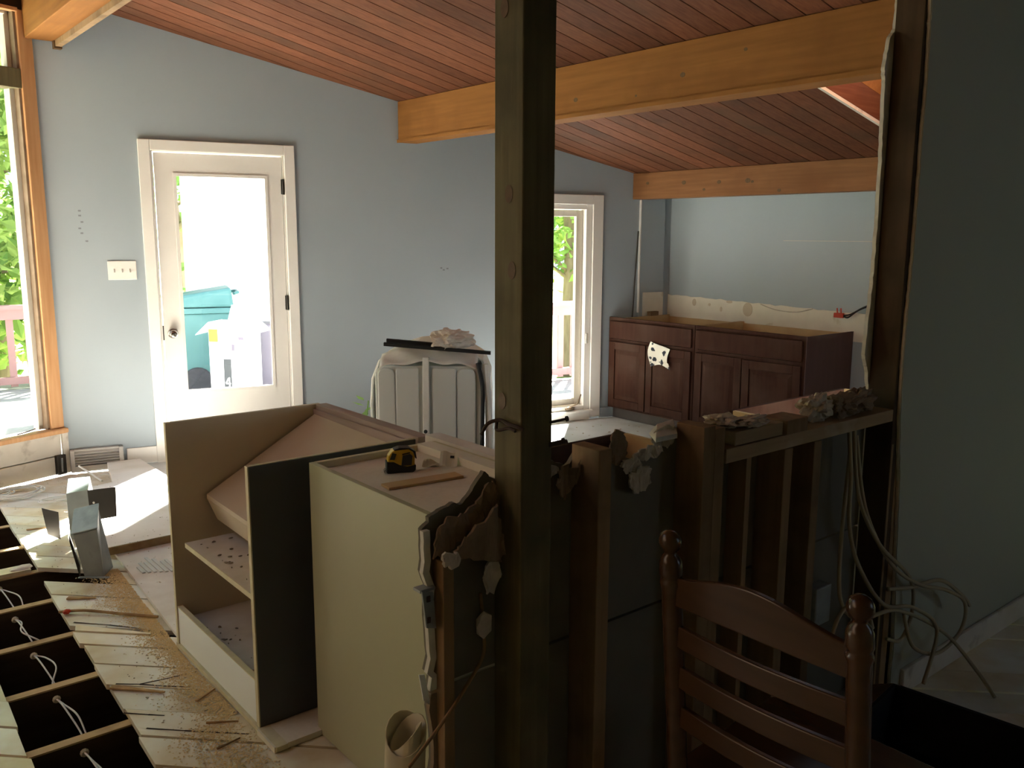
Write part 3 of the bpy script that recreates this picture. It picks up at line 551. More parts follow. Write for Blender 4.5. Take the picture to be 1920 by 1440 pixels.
# ---- peninsula: open base cabinet
oc = thing('open_base_cabinet', (1.31, 2.85, 0), 'gutted open base cabinet with brown sides, shelf and white toe panel', 'cabinet')
Y0, Y1, XF, XB, ZT = 2.470, 3.222, 1.0, 1.615, .872
put('side_panel', G().box(XF, XB, Y1-.018, Y1, .02, ZT), 'tanboard', oc)
put('side_panel', G().box(XF, XB, Y0, Y0+.016, .02, ZT-.008), 'edge', oc, label='inner core of the dark side panel')
put('dark_side_panel', G().box(XF+.002, XB, Y0-.004, Y0, .02, ZT-.010), 'darklam', oc, label='charcoal laminate outer side panel')
put('edge_band', G().box(XF-.002, XF, Y1-.018, Y1, .02, ZT), 'edge', oc)
put('edge_band', G().box(XF-.002, XF+.002, Y0-.004, Y0+.016, .02, ZT-.008), 'edge', oc)
put('back_panel', G().box(XB-.012, XB, Y0+.016, Y1-.018, .02, ZT-.05), 'tanboard', oc)
put('back_rail', G().box(XB-.022, XB+.028, Y0-.02, Y1-.02, ZT-.052, ZT), 'pink_rail', oc, bevel=.003)
put('back_rail', G().box(XB-.034, XB-.022, Y0+.016, Y1-.02, ZT-.052, ZT-.018), 'pink_rail', oc, bevel=.002)
sh = put('shelf', G().box(XF+.02, XB-.012, Y0+.016, Y1-.10, .42, .438), 'shelf', oc); put('edge_band', G().box(XF+.016, XF+.02, Y0+.016, Y1-.10, .42, .438), 'edge', sh)
put('floor_panel', G().box(XF+.03, XB-.012, Y0+.016, Y1-.018, .10, .118), 'shelf', oc)
put('toe_panel', G().box(XF+.003, XF+.020, Y0+.016, Y1-.018, .022, .165), 'cabwhite', oc); put('toe_panel_edge', G().box(XF+.002, XF+.021, Y0+.016, Y1-.018, .165, .169), 'edge', oc)
put('base_strip', G().box(XF-.006, XF+.03, Y0-.14, Y1, .0035, .0195), 'edge', oc)
# chips on shelves
r = random.Random(5)
gs = G()
for _ in range(110):
    z = .439 if r.random() < .4 else .1185; x = XF+.05+r.random()**1.5*.5; y = Y0+.05+r.random()*.55
    rock(gs, (x, y, z+.002), .0015+r.random()**2*.009, .0015+r.random()**2*.007, .001+r.random()*.003, r.random()*99, 1)
put('shelf_debris', gs, 'chip', oc, kind='stuff')
# leaning panel inside
lb = thing('leaning_shelf_panel', (1.35, 2.86, .44), 'loose brown panel propped diagonally inside the open cabinet', 'panel')
def lean(u, v, w): return Vector((1.13+.46*u, 3.19-.62*v, .585+.255*u-.015*v+w))
g = G(); g.hexa([lean(0, 0, -.016), lean(1, 0, -.016), lean(1, 1, -.016), lean(0, 1, -.016)], [lean(0, 0, 0), lean(1, 0, 0), lean(1, 1, 0), lean(0, 1, 0)]); put('board', g, 'tanboard', lb)
g = G(); g.hexa([lean(0, .02, -.10)+Vector((.03, 0, 0)), lean(.03, .02, -.10)+Vector((.03, 0, 0)), lean(.03, 1, -.10)+Vector((.03, 0, 0)), lean(0, 1, -.10)+Vector((.03, 0, 0))], [lean(0, .0, -.0165), lean(.03, .0, -.0165), lean(.03, 1, -.0165), lean(0, 1, -.0165)]); put('front_lip', g, 'tanboard', lb)
g = G(); g.hexa([lean(.9, .3, -.26), lean(1, .3, -.26), lean(1, .9, -.26), lean(.9, .9, -.26)], [lean(.9, .3, -.017), lean(1, .3, -.017), lean(1, .9, -.017), lean(.9, .9, -.017)]); put('rear_lip', g, 'tanboard', lb)
box('plywood_offcut', (.988, 1.30, 2.335, 2.463, .001, .019), 'particle', label='plywood offcut on the floor below the charcoal panel', cat='board')

# ---- peninsula: green-cream end cabinet against the knee wall
gc = thing('green_base_cabinet', (1.36, 1.92, 0), 'pale green-cream base cabinet with recessed particle board top', 'cabinet')
put('front_panel', G().box(1.146, 1.164, 1.447, 2.36, .003, .876), 'green', gc, bevel=.0015)
put('side_panel', G().box(1.164, 1.60, 2.342, 2.36, .003, .876), 'edge', gc)
put('back_panel', G().box(1.575, 1.60, 1.447, 2.342, .003, .876), 'edge', gc)
put('side_panel', G().box(1.164, 1.575, 1.447, 1.465, .003, .85), 'edge', gc)
put('top_sheet', G().box(1.164, 1.575, 1.465, 2.342, .842, .856), 'particle', gc)
put('cleat', G().box(1.52, 1.575, 1.90, 2.342, .857, .882), 'particle', gc); 
put('cleat', G().box(1.495, 1.66, 1.80, 1.897, .857, .886), 'pink_rail', gc, bevel=.002)
put('ledge_strip', G().box(1.602, 1.66, 1.90, 2.42, .84, .885), 'ply_grey', gc)
# things on top of it
tm = thing('tape_measure', (1.36, 2.165, .856), 'yellow and black tape measure standing on the cabinet top', 'tape measure')
ax = (R0*.86+F0*.25).normalized(); TT = frame((1.345, 2.165, .8565), ax)   # local x along the case, y through it
prof = [(-.040, 0), (.034, 0), (.040, .006), (.041, .045), (.036, .060), (.022, .070), (-.008, .072), (-.026, .066), (-.037, .052), (-.041, .030), (-.042, .010)]
def tmp(p, y0, y1): return G().prism(p, lambda a, b: TT((a, y0, b)), lambda a, b: TT((a, y1, b)))
put('case', tmp(prof, -.016, .016), 'yellow', tm, fix=True, bevel=.003)
put('lower_grip', tmp([(-.043, -.0), (.036, -.0), (.043, .006), (.044, .022), (.018, .018), (-.005, .024), (-.022, .034), (-.043, .036)], -.0185, .0185), 'blackplastic', tm, fix=True, bevel=.003)
put('top_grip', tmp([(-.02, .068), (.022, .0705), (.04, .058), (.043, .04), (.046, .04), (.043, .062), (.024, .0745), (-.006, .0755), (-.022, .070)], -.017, .017), 'blackplastic', tm, fix=True, bevel=.002)
put('side_sticker', tmp([(.0, .022), (.030, .022), (.033, .05), (.026, .056), (.004, .052)], -.0195, -.016), 'screen', tm, fix=True)
put('front_window', tmp([(-.034, .042), (-.02, .04), (-.014, .058), (-.026, .062)], -.0175, -.016), 'screen', tm, fix=True)
put('hook', tmp([(-.050, .008), (-.043, .010), (-.043, .012), (-.048, .012), (-.048, .002), (-.050, .002)], -.008, .008), 'chrome', tm, fix=True)
# "yellow tag lines" beside the sticker: printed bars
put('printed_bar', tmp([(.003, .0535), (.026, .0575), (.026, .061), (.003, .057)], -.0168, -.016), 'blackplastic', tm, fix=True)
sb = frame((1.335, 2.03, .8565), (math.cos(-.11), math.sin(-.11), 0))
put('shim_stick', G().box(-.118, .118, -.026, .026, 0, .007, sb), 'cabin', label='thin tan wooden shim lying in front of the tape measure', cat='shim', bevel=.001)
pp = thing('torn_paper_tag', (1.50, 2.13, .857), 'torn cream paper tag leaning on the cabinet back cleat', 'paper')
pf = frame((1.485, 2.12, .858), (.72, -.69, 0))
sheet(gp := G(), lambda u, v: pf(((u-.5)*.055, v*.03, v*.038+.004*math.sin(u*7))), 6, 6, .0008, (.4, .4, .8)); put('folded_sheet', gp, 'paperw', pp)
sheet(gp := G(), lambda u, v: pf((-.028-u*.05, -.01+v*.045, .002+.012*u*v+.004*math.sin(u*6+v*4))), 6, 6, .0008, (0, 0, 1)); put('torn_scrap', gp, 'edge', pp)
g = G(); g.hexa([pf((.004, .017, .0215)), pf((.016, .017, .0215)), pf((.016, .022, .0275)), pf((.004, .022, .0275))], [pf((.004, .0165, .022)), pf((.016, .0165, .022)), pf((.016, .0215, .028)), pf((.004, .0215, .028))]); put('printed_mark', g, 'screen', pp)

# ---- base cabinets on the kitchen side of the knee wall (open tops)
def open_cab(x0, x1, y0, y1, z, label, m_in='cabin'):
    t = thing('floor_cabinet', ((x0+x1)/2, (y0+y1)/2, .012), label, 'cabinet')
    put('side_panel', G().box(x0, x0+.016, y0, y1, .013, z), m_in, t); put('side_panel', G().box(x1-.016, x1, y0, y1, .013, z), m_in, t)
    put('back_panel', G().box(x0+.016, x1-.016, y0, y0+.01, .013, z-.02), m_in, t); put('face_frame', G().box(x0, x1, y1, y1+.018, .1, z), 'cherry', t, bevel=.002)
    put('floor_panel', G().box(x0+.016, x1-.016, y0+.01, y1, .1, .115), m_in, t); return t
open_cab(1.668, 2.19, 1.447, 2.05, .876, 'topless cherry-fronted base cabinet just behind the timber post')
c2 = open_cab(2.80, 3.62, 1.447, 2.06, .876, 'topless base cabinet behind the right end of the knee wall')

pd = put('cherry_door_panel', G().box(-.16, .16, -.24, .24, 0, .02, frame((4.02, 4.53, .014), (math.cos(.35), math.sin(.35), 0))), 'cherry_side', label='cherry cabinet door lying flat on the kitchen floor', cat='cabinet door', bevel=.004)
for i, (x, y, a, l) in enumerate(((4.42, 4.66, .2, .16), (4.3, 4.3, 1.2, .12))):
    put('wood_strip', G().box(-l/2, l/2, -.012, .012, 0, .008, frame((x, y, .0125), (math.cos(a), math.sin(a), 0))), 'edge', label=('pale wood strip on the white kitchen floor near the window', 'short pale wood strip on the kitchen floor nearer the cabinets')[i], cat='wood strip', group='wood strips on the kitchen floor')

# ---- cherry base cabinets on the kitchen wall
def raised_door(t, y0, y1, z0, z1, roll=0, name='door', drawer=False):
    X = 5.282; cy, cz = (y0+y1)/2, (z0+z1)/2; cr, sr = math.cos(roll), math.sin(roll)
    def D(x, y, z): a, b = y-cy, z-cz; return Vector((X+x, cy+a*cr-b*sr, cz+a*sr+b*cr))
    def db(g, x0, x1, a0, a1, c0, c1): return g.hexa([D(x0, a0, c0), D(x1, a0, c0), D(x1, a1, c0), D(x0, a1, c0)], [D(x0, a0, c1), D(x1, a0, c1), D(x1, a1, c1), D(x0, a1, c1)])
    if drawer:
        d = put(name, db(G(), 0, .018, y0, y1, z0, z1), 'cherry', t, bevel=.006); return d
    w = .062; g = G()
    db(g, 0, .018, y0, y0+w, z0, z1); db(g, 0, .018, y1-w, y1, z0, z1); db(g, 0, .018, y0+w, y1-w, z0, z0+w); db(g, 0, .018, y0+w, y1-w, z1-w, z1); db(g, .010, .018, y0+w, y1-w, z0+w, z1-w)
    d = put(name, g, 'cherry', t, bevel=.003)
    a0, a1, c0, c1, e = y0+w+.006, y1-w-.006, z0+w+.006, z1-w-.006, .03
    g = G(); g.hexa([D(.010, a0, c0), D(.010, a0, c1), D(.010, a1, c1), D(.010, a1, c0)], [D(.002, a0+e, c0+e), D(.002, a0+e, c1-e), D(.002, a1-e, c1-e), D(.002, a1-e, c0+e)]); put('raised_panel', g, 'cherry', d, fix=True)
    return d
def cherry_cab(ya, yb, yface, label, side=False):
    t = thing('cherry_base_cabinet', (5.6, (ya+yb)/2, .012), label, 'cabinet')
    put('side_panel', G().box(5.318, 5.888, ya, ya+.014, .11, .874), 'cherry_side' if side else 'cabin', t); put('base_panel', G().box(5.375, 5.888, ya, ya+.014, .013, .109), 'toekick', t); put('base_panel', G().box(5.375, 5.888, yb-.014, yb, .013, .109), 'toekick', t)
    put('side_panel', G().box(5.318, 5.888, yb-.014, yb, .11, .874), 'cabin', t)
    put('back_panel', G().box(5.876, 5.888, ya+.014, yb-.014, .1, .86), 'cabin', t); put('floor_panel', G().box(5.318, 5.876, ya+.014, yb-.014, .105, .12), 'cabin', t)
    g = G(); g.box(5.30, 5.318, ya, yface, .835, .876); g.box(5.30, 5.318, ya, ya+.03, .11, .835); g.box(5.30, 5.318, yface-.03, yface, .11, .835); g.box(5.30, 5.318, ya+.03, yface-.03, .665, .695); g.box(5.30, 5.318, ya+.03, yface-.03, .11, .135); g.box(5.30, 5.318, (ya+yface)/2-.02, (ya+yface)/2+.02, .135, .665)
    put('face_frame', g, 'cherry', t, bevel=.001); put('toe_board', G().box(5.36, 5.374, ya, yface-.005, .013, .108), 'toekick', t)
    put('corner_block', G().box(5.80, 5.876, ya+.014, ya+.06, .80, .862), 'cabin', t)
    put('inner_lining', G().box(5.319, 5.86, ya+.0145, ya+.017, .13, .87), 'cabin', t)
    raised_door(t, ya+.02, yface-.02, .700, .846, 0, 'drawer_front', True); return t
k1 = cherry_cab(4.283, 5.055, 5.19, 'dusty cherry base cabinet in the corner with a spotted cloth hung on it')
raised_door(k1, 4.765, 5.17, .128, .672); raised_door(k1, 4.303, 4.755, .128, .672)
k2 = cherry_cab(3.325, 4.278, 4.278, 'dusty cherry base cabinet with water-stained doors, nearer the knee wall', True)
raised_door(k2, 3.836, 4.258, .120, .672); raised_door(k2, 3.345, 3.826, .118, .668, -.012)
sp = put('cover_side', G().box(5.30, 5.888, 3.321, 3.3245, .11, .875), 'cherry_side', k2)
# spotted cloth
def clo(u, v):
    y = 4.70-.20*u+.02*math.sin(v*4); z = .715-.20*v-.045*u+(.035*u if v > .7 else 0)+.03*math.sin(3*u)*v
    return Vector((5.272-.008*math.sin(6*u+3*v)-.006*v, y, z))
sheet(g := G(), clo, 12, 12, .003, (-1, 0, 0)); put('spotted_cloth', g, 'dotfab', label='white cloth with black spots hanging on a cherry cabinet door', cat='cloth')
# rod in the corner
g = G(); g.tube([wp(4.30, .055, .013), wp(4.40, .035, 1.585)], .007, 8); put('thin_dark_rod', g, 'darkmetal', label='thin dark rod leaning upright in the kitchen corner', cat='rod')
# loose box connector on kitchen wall
rc = thing('red_wire_connector', (5.885, 3.43, .985), 'red wire connector on dark leads poking from the kitchen wall', 'connector')
put('connector_block', G().box(5.865, 5.889, 3.40, 3.475, .965, 1.0), 'red', rc, bevel=.004)
for dy in (0, .03): g = G(); g.tube([(5.876, 3.42+dy, .99), (5.876, 3.425+dy, 1.035)], .005, 7); put('terminal', g, 'red', rc)
g = G(); g.tube(spline([(5.88, 3.40, .98), (5.85, 3.35, .975), (5.86, 3.28, 1.03), (5.885, 3.2, 1.07)]), .006, 7); g.tube(spline([(5.88, 3.40, .985), (5.85, 3.33, 1.0), (5.86, 3.25, 1.05), (5.885, 3.17, 1.09)]), .005, 7); put('lead', g, 'black', rc)
box('wood_block', (5.62, 5.72, 5.02, 5.06, .876, .912), 'stud', label='small reddish wood block on the cabinet edge in the corner', cat='wood block')

# ---- dishwasher tub (upright, back towards the viewer)
dwc = F0*4.6-R0*.443; DT = frame((dwc.x, dwc.y, .012), R0, F0)
dw = thing('dishwasher_tub', (dwc.x, dwc.y, .012), 'white ribbed plastic dishwasher tub standing behind the peninsula', 'dishwasher')
def rr(x0, x1, z0, z1, r, n=6): return [(x0, z0), (x1, z0)]+[(x1-r+r*math.cos(a), z1-r+r*math.sin(a)) for a in [i*math.pi/2/n for i in range(n+1)]]+[(x0+r+r*math.cos(a), z1-r+r*math.sin(a)) for a in [math.pi/2+i*math.pi/2/n for i in range(n+1)]]
def dpr(name, poly, y0, y1, m, **k): return put(name, G().prism(poly, lambda a, b: DT((a, y0, b)), lambda a, b: DT((a, y1, b))), m, dw, fix=True, **k)
dpr('tub_body', rr(-.285, .285, .0, .85, .05), .012, .54, 'tub', bevel=.006)
dpr('ribbed_panel', rr(-.270, -.178, .03, .838, .035), .0, .014, 'tub', bevel=.006); dpr('ribbed_panel', rr(-.174, -.052, .03, .842, .015), -.004, .014, 'tub', bevel=.006)
dpr('ribbed_panel', rr(.020, .146, .03, .842, .015), -.004, .014, 'tub', bevel=.006); dpr('ribbed_panel', rr(.150, .250, .03, .838, .035), .0, .014, 'tub', bevel=.006)
dpr('centre_strap', [(-.035, .03), (.002, .03), (.004, .90), (-.030, .90)], -.012, .010, 'insul', bevel=.004)
put('drain_boss', G().lathe([(.010, 0), (.010, .006), (.004, .008)], frame(DT((-.017, -.014, .50)), R0, None, -F0)), 'screen', dw)
def arch(off):
    pts = [(-.300, .0), (-.312, .45), (-.318, .62), (-.308, .76), (-.270, .86), (-.20, .905), (-.08, .945), (.05, .955), (.18, .925), (.275, .865), (.312, .77), (.318, .6), (.312, .3), (.305, .0)]
    return [(x*(1+off*3), z+off*.6*(1 if z > .3 else 0)) for x, z in pts]
a0 = arch(0); a1 = arch(.012)
g = G(); g.prism(a1+list(reversed(a0)), lambda a, b: DT((a, .10, b)), lambda a, b: DT((a, .50, b))); put('insulation_blanket', g, 'insul', dw, fix=True, bevel=.005)
def film(u, v): x = -.26+.52*u; return DT((x, -.01+.12*v, .845+.03*math.sin(u*math.pi)+.075*v*(1-.3*abs(u-.5))+.008*math.sin(u*17+v*5)))
sheet(g := G(), film, 24, 6, .003, (0, 0, 1)); put('plastic_film', g, 'insul', dw, smooth=True)
g = G(); g.tube(spline([DT((.262, -.006, .87)), DT((.285, -.01, .75)), DT((.287, -.014, .6)), DT((.283, -.012, .4)), DT((.272, -.014, .25)), DT((.262, -.014, .05))]), .011, 8); put('black_gasket', g, 'black', dw)
g = G(); g.tube(spline([DT((.300, .02, .86)), DT((.318, .01, .6)), DT((.322, .02, .3)), DT((.315, .02, .02))]), .02, 8); put('side_strip', g, 'insul', dw)
def flp(u, v): return DT((-.30-.07*u*(.3+v)-.02*math.sin(v*5), .05+.02*math.sin(u*4), .58-.24*v-.05*u))
sheet(g := G(), flp, 6, 8, .003, tuple(F0)); put('loose_wrap', g, 'insul', dw)
br = thing('black_rail_pair', tuple(DT((.04, .02, .92))), 'pair of black rails lying across the top of the dishwasher tub', 'rail')
for dz, dy, x0, x1, e in ((0, .0, -.235, .33, -.045), (.016, .035, -.225, .02, -.02)):
    g = G(); g.hexa([DT((x0, dy, .957+dz)), DT((x1, dy, .957+dz+e)), DT((x1, dy+.028, .957+dz+e)), DT((x0, dy+.028, .957+dz))], [DT((x0, dy, .975+dz)), DT((x1, dy, .975+dz+e)), DT((x1, dy+.028, .975+dz+e)), DT((x0, dy+.028, .975+dz))]); put('rail', g, 'black', br, bevel=.002)
def crum(c, rx, ry, rz, seed, amp=.7):
    g = G(); return rock(g, c, rx, ry, rz, seed, 4, amp*.75, 2.1)
g = crum(DT((.12, .07, .985)), .11, .07, .055, 4.2); put('crumpled_rag', g, 'cloth', label='crumpled pinkish white rag on top of the dishwasher tub', cat='rag', smooth=False)
# small bricks/blocks right of the tub seen beside the post
for i, (z0, z1, m) in enumerate(((.013, .30, 'cherry'), (.302, .36, 'cherry_side'))):
    pass
lf = thing('leafy_sprig', tuple(DT((-.40, .25, .012))), 'green leafy sprig poking out left of the dishwasher tub', 'plant')
g = G(); g.tube(spline([DT((-.40, .25, .0)), DT((-.39, .24, .35)), DT((-.36, .23, .62))]), .004, 6); put('stem', g, 'leaf', lf)
r = random.Random(12)
for i in range(7):
    z = .44+.03*i; a = r.random()*6.28; c = DT((-.385, .235, z)); d = Vector((math.cos(a), math.sin(a), .3)).normalized(); w = d.cross(ZV).normalized()*.018
    g = G(); g.add([c, c+d*.03+w, c+d*.075, c+d*.03-w], [(0, 1, 2, 3)]); put('leaf', g, 'leaf', lf)

# ---- wall fittings
sw = thing('switch_plate', tuple(wp(.42, 0, 1.25)), 'white three-gang toggle switch plate left of the door', 'switch')
g = G(); wbox(g, .333, .505, .0005, .007, 1.250, 1.372); put('plate', g, 'white', sw, bevel=.003)
for i, s in enumerate((.372, .419, .466)):
    up = 1 if i != 1 else 1
    g = G(); g.hexa([wp(s-.005, .007, 1.300), wp(s+.005, .007, 1.300), wp(s+.005, .007, 1.322), wp(s-.005, .007, 1.322)], [wp(s-.004, .022, 1.298), wp(s+.004, .022, 1.298), wp(s+.004, .018, 1.306), wp(s-.004, .018, 1.306)]); put('toggle', g, 'white', sw, fix=True)
fv = thing('floor_register', tuple(wp(.2, .03, .0)), 'grey louvred metal baseboard register in the left corner', 'vent')
T0 = .0
g = G(); wbox(g, .032, .345, .001, .012, .004, .15); put('back_plate', g, 'toekick', fv)
g = G()
for s0, s1, z0, z1 in ((.03, .055, .004, .15), (.322, .348, .004, .15)): wbox(g, s0, s1, .001, .05, z0, z1)
g.hexa([wp(.055, .05, .004), wp(.322, .05, .004), wp(.322, .03, .004), wp(.055, .03, .004)], [wp(.055, .06, .045), wp(.322, .06, .045), wp(.322, .04, .045), wp(.055, .04, .045)])
g.hexa([wp(.055, .04, .14), wp(.322, .04, .14), wp(.322, .001, .14), wp(.055, .001, .14)], [wp(.055, .036, .152), wp(.322, .036, .152), wp(.322, .001, .152), wp(.055, .001, .152)]); put('frame', g, 'vent', fv, bevel=.002)
for k in range(5):
    z = .052+k*.018
    g = G(); g.hexa([wp(.055, .052, z), wp(.322, .052, z), wp(.322, .030, z+.012), wp(.055, .030, z+.012)], [wp(.055, .053, z+.003), wp(.322, .053, z+.003), wp(.322, .031, z+.015), wp(.055, .031, z+.015)]); put('louvre', g, 'vent', fv, fix=True)
dsm = thing('damper_box', tuple(lp(.03, .05, 0)), 'small dark metal box in the corner left of the register', 'metal box')
g = G(); lbox(g, .012, .075, .0, .03, .0, .13); put('housing', g, 'darkmetal', dsm, bevel=.004)
g = G(); g.tube([lp(.045, .03, .02), lp(.045, .034, .11)], .006, 8); put('lever', g, 'steel', dsm)
# dead insect-like scrap on the sill
g = G(); g.tube(spline([lp(.30, .0, .312), lp(.27, .01, .318), lp(.22, .005, .322), lp(.19, .012, .33)]), [.004]*24+[.006], 7); put('rusty_bolt', g, 'rust', label='small dark bolt lying on the fir window sill', cat='bolt')

# ---- ducts, coils, loose bits on the planks
def quadbox(name, par, pts, m='steel'):
    return put(name, G().hexa(pts[:4], pts[4:]), m, par, fix=True, bevel=.002)
nb = Vector((.925, 4.167, .001)); NT = frame(nb, R0, F0)
d1 = thing('duct_boot', tuple(nb), 'galvanised duct boot standing nearest the floor trench, dark side plate', 'duct')
quadbox('boot_body', d1, [NT(p) for p in ((-.028, .0, 0), (.060, .0, 0), (.050, .12, 0), (-.045, .12, 0), (-.065, .0, .196), (.047, .0, .228), (-.006, .13, .298), (-.115, .13, .268))])
quadbox('collar', d1, [NT(p) for p in ((-.072, -.006, .200), (.052, -.006, .232), (-.002, .134, .303), (-.122, .134, .273), (-.072, -.006, .206), (.052, -.006, .238), (-.002, .134, .309), (-.122, .134, .279))])
quadbox('side_plate', d1, [NT(p) for p in ((-.06, .03, .0), (-.045, -.01, .0), (-.045, .0, .05), (-.06, .04, .05), (-.115, .05, .17), (-.085, .0, .17), (-.085, .005, .20), (-.115, .055, .20))], 'darkmetal')
put('foot_flange', G().box(-.05, .09, -.02, .0, 0, .003, NT), 'steel', d1)
fb = Vector((1.02, 4.73, .001)); FT = frame(fb, R0, F0)
d2 = thing('duct_boot', tuple(fb), 'galvanised duct boot further back with a square plate on its right', 'duct')
quadbox('boot_body', d2, [FT(p) for p in ((-.055, .0, 0), (.055, .0, 0), (.04, .14, 0), (-.10, .14, 0), (-.058, .0, .242), (.055, .0, .266), (-.005, .15, .292), (-.12, .15, .28))])
quadbox('flap_plate', d2, [FT(p) for p in ((.058, -.004, .10), (.20, -.02, .13), (.20, -.017, .13), (.058, -.001, .10), (.052, -.004, .262), (.205, -.02, .285), (.205, -.017, .285), (.052, -.001, .262))], 'darkmetal')
quadbox('flap_plate', d2, [FT(p) for p in ((-.165, -.01, .03), (-.09, -.03, .01), (-.09, -.027, .01), (-.165, -.007, .03), (-.185, -.01, .170), (-.09, -.03, .155), (-.09, -.027, .155), (-.185, -.007, .170))], 'darkmetal')
put('screw_hole', G().prism([(.085+.006*math.cos(a), .20+.006*math.sin(a)) for a in [i*math.pi/4 for i in range(8)]], lambda a, b: FT((a, -.0125, b)), lambda a, b: FT((a, -.0135, b))), 'white', d2, fix=True)
def coil(name, c, rad, turns, label, seed, m='wire', rr_=.004, sq=.75):
    r = random.Random(seed); pts = []
    for i in range(turns*14+1):
        a = i*2*math.pi/14; k = 1+.18*math.sin(a*.37+seed)+r.uniform(-.02, .02)
        pts.append((c[0]+rad*k*math.cos(a), c[1]+rad*sq*k*math.sin(a), c[2]+.006+.0045*(i/14)+.008*math.sin(a*.5+seed)**2))
    g = G(); g.tube(pts, rr_, 6); return put(name, g, m, label=label, cat='cable', smooth=True)
coil('cable_coil', (.92, 5.79, .001), .13, 5, 'loose coil of white cable on the planks below the window', 1)
coil('cable_coil', (1.08, 5.53, .001), .10, 2, 'thin white cable loops beside the far duct boot', 2, rr_=.003)
coil('cable_coil', (.80, 5.85, .001), .10, 3, 'greyish flat cable coil half out of view under the sill', 3, m='cabwhite')
g = G(); g.tube([(1.315, 6.0, .075), (1.393, 5.784, .010)], .006, 8); put('white_rod', g, 'wire', label='short white rod on the floor in front of the register', cat='rod')
# cables through the joists in the trench
names = ('nearest pair of white wires between the trench joists at the bottom edge', 'second nearest pair of white wires in the floor trench, twisted', 'crossed pair of white wires in the middle trench bay', 'spread pair of white wires in the fourth trench bay', 'furthest visible pair of white wires at the left edge of the trench')
for i in range(5):
    y0 = 2.831+.4075*i-.020; x = .565+.008*i
    t = thing('trench_wire', (x, y0-.2, -.2), names[i], 'wire', 'wire pairs in the floor trench')
    g = G(); g.lathe([(.013, 0), (.014, .004), (.010, .012), (.0, .013)], frame((x, y0, -.062), (1, 0, 0), None, (0, -1, 0)), 10); put('grommet', g, 'paperw', t)
    for j in (0, 1):
        a_, b_, c_ = ((.004, .010, .004), (.008, .02, .012), (.03, .035, -.01), (.012, -.012, .03), (.02, .045, .03))[i]
        g = G(); g.tube(spline([(x, y0, -.062), (x+j*a_, y0-.08, -.045-.006*j), (x+j*b_+.008, y0-.17, -.055), (x+.02+j*c_, y0-.26, -.085), (x+.024+j*.01, y0-.34, -.13)]), .0032, 6); put('strand', g, 'wire', t, smooth=True)
pl_ = put('pipe_disc', G().lathe([(.0, 0), (.045, .001), (.047, .004), (.0, .006)], frame((.60, 3.36, -.20), (1, 0, 0))), 'stud', label='brown disc lying down in the crossed-wire trench bay', cat='disc')
box('painted_board_scrap', (.46, .735, 4.45, 4.535, -.0195, -.002), 'plank', label='paint-stained board scrap bridging the trench', cat='board')
g = G(); rock(g, (.70, 4.49, .0), .05, .035, .008, 3.3, 2); put('pink_insulation_tuft', g, 'cloth', label='pinkish tuft of insulation on the stained board scrap', cat='insulation')
g = G(); g.tube(spline([(.72, 3.83, .006), (.80, 3.77, .012), (.90, 3.66, .010), (1.02, 3.52, .010)]), .006, 7); put('bent_stick', g, 'splinter', label='thin bent stick lying across the diagonal planks', cat='stick')
g = G(); rock(g, (.742, 3.80, .012), .016, .014, .01, 8, 2); put('red_wire_nut', g, 'red', label='tiny red cap at the end of the bent stick', cat='cap')
spl = (((.83, 3.93, .12), -.6, .035, 'dark splinter near the missing plank'), ((.95, 2.80, .09), .5, .01, 'thin splinter on the sawdust by the white toe panel'), ((.93, 2.60, .10), -.55, .008, 'long thin splinter near the charcoal panel foot'), ((.90, 2.47, .08), .2, .008, 'short splinter at the plywood offcut'), ((.78, 2.98, .20), -.82, .03, 'broad split sliver still lodged in the plank joint'), ((.88, 5.05, .10), -.2, .012, 'dark splinter on the pale planks beside the far trench'))
for (x, y, l), a, w, lab in spl:
    T = frame((x, y, .001), (math.cos(a), math.sin(a), 0))
    g = G(); g.hexa([T((-l/2, -w/4, 0)), T((l/2, -w/8, 0)), T((l/2, w/8, 0)), T((-l/2, w/2, 0))], [T((-l/2, -w/4, .006)), T((l/2, -w/8, .004)), T((l/2, w/8, .004)), T((-l/2, w/2, .006))]); put('wood_splinter', g, 'splinter', label=lab, cat='splinter', group='splinters on the planks')
g = G(); rr_ = random.Random(21)
def flake(g, x, y, z, r, h):
    a = rr_.random()*6.28; n = len(g.v)
    g.v += [Vector((x+r*math.cos(a+k*2.09)*rr_.uniform(.5, 1.3), y+r*math.sin(a+k*2.09)*rr_.uniform(.5, 1.3), z)) for k in range(3)]+[Vector((x, y, z+h))]
    g.f += [(n, n+1, n+3), (n+1, n+2, n+3), (n+2, n, n+3)]
for _ in range(13000):
    y = 2.2+2.0*rr_.random()**.8; x = (.995 if y < 3.2 else 1.0+.055*(y-3.2))-abs(rr_.gauss(0, .055+.05*noise.noise((y*3, 0, 1))))-.004
    if y < 2.62: x -= rr_.random()*.12
    if x < xr(y)+.01: continue
    flake(g, x, y, .0005, rr_.uniform(.002, .006), rr_.uniform(.0006, .0018))
put('sawdust_spill', g, 'sawdust', label='tan sawdust spilled on the planks along the cabinet foot', cat='sawdust', kind='stuff')
g = G()
for _ in range(600):
    y = rr_.uniform(2.3, 5.9); x = rr_.uniform(.78, .995) if y < 3.2 else rr_.uniform(.8, 1.45)
    zz = .0005 if x < 1.0 else (.0165 if y < 4.35 else .0565)
    flake(g, x, y, zz, rr_.uniform(.002, .008)*rr_.random()**.5, rr_.uniform(.001, .004))
put('floor_debris', g, 'chip', label='small chips and crumbs scattered on the planks and plywood', cat='debris', kind='stuff')
g = G()
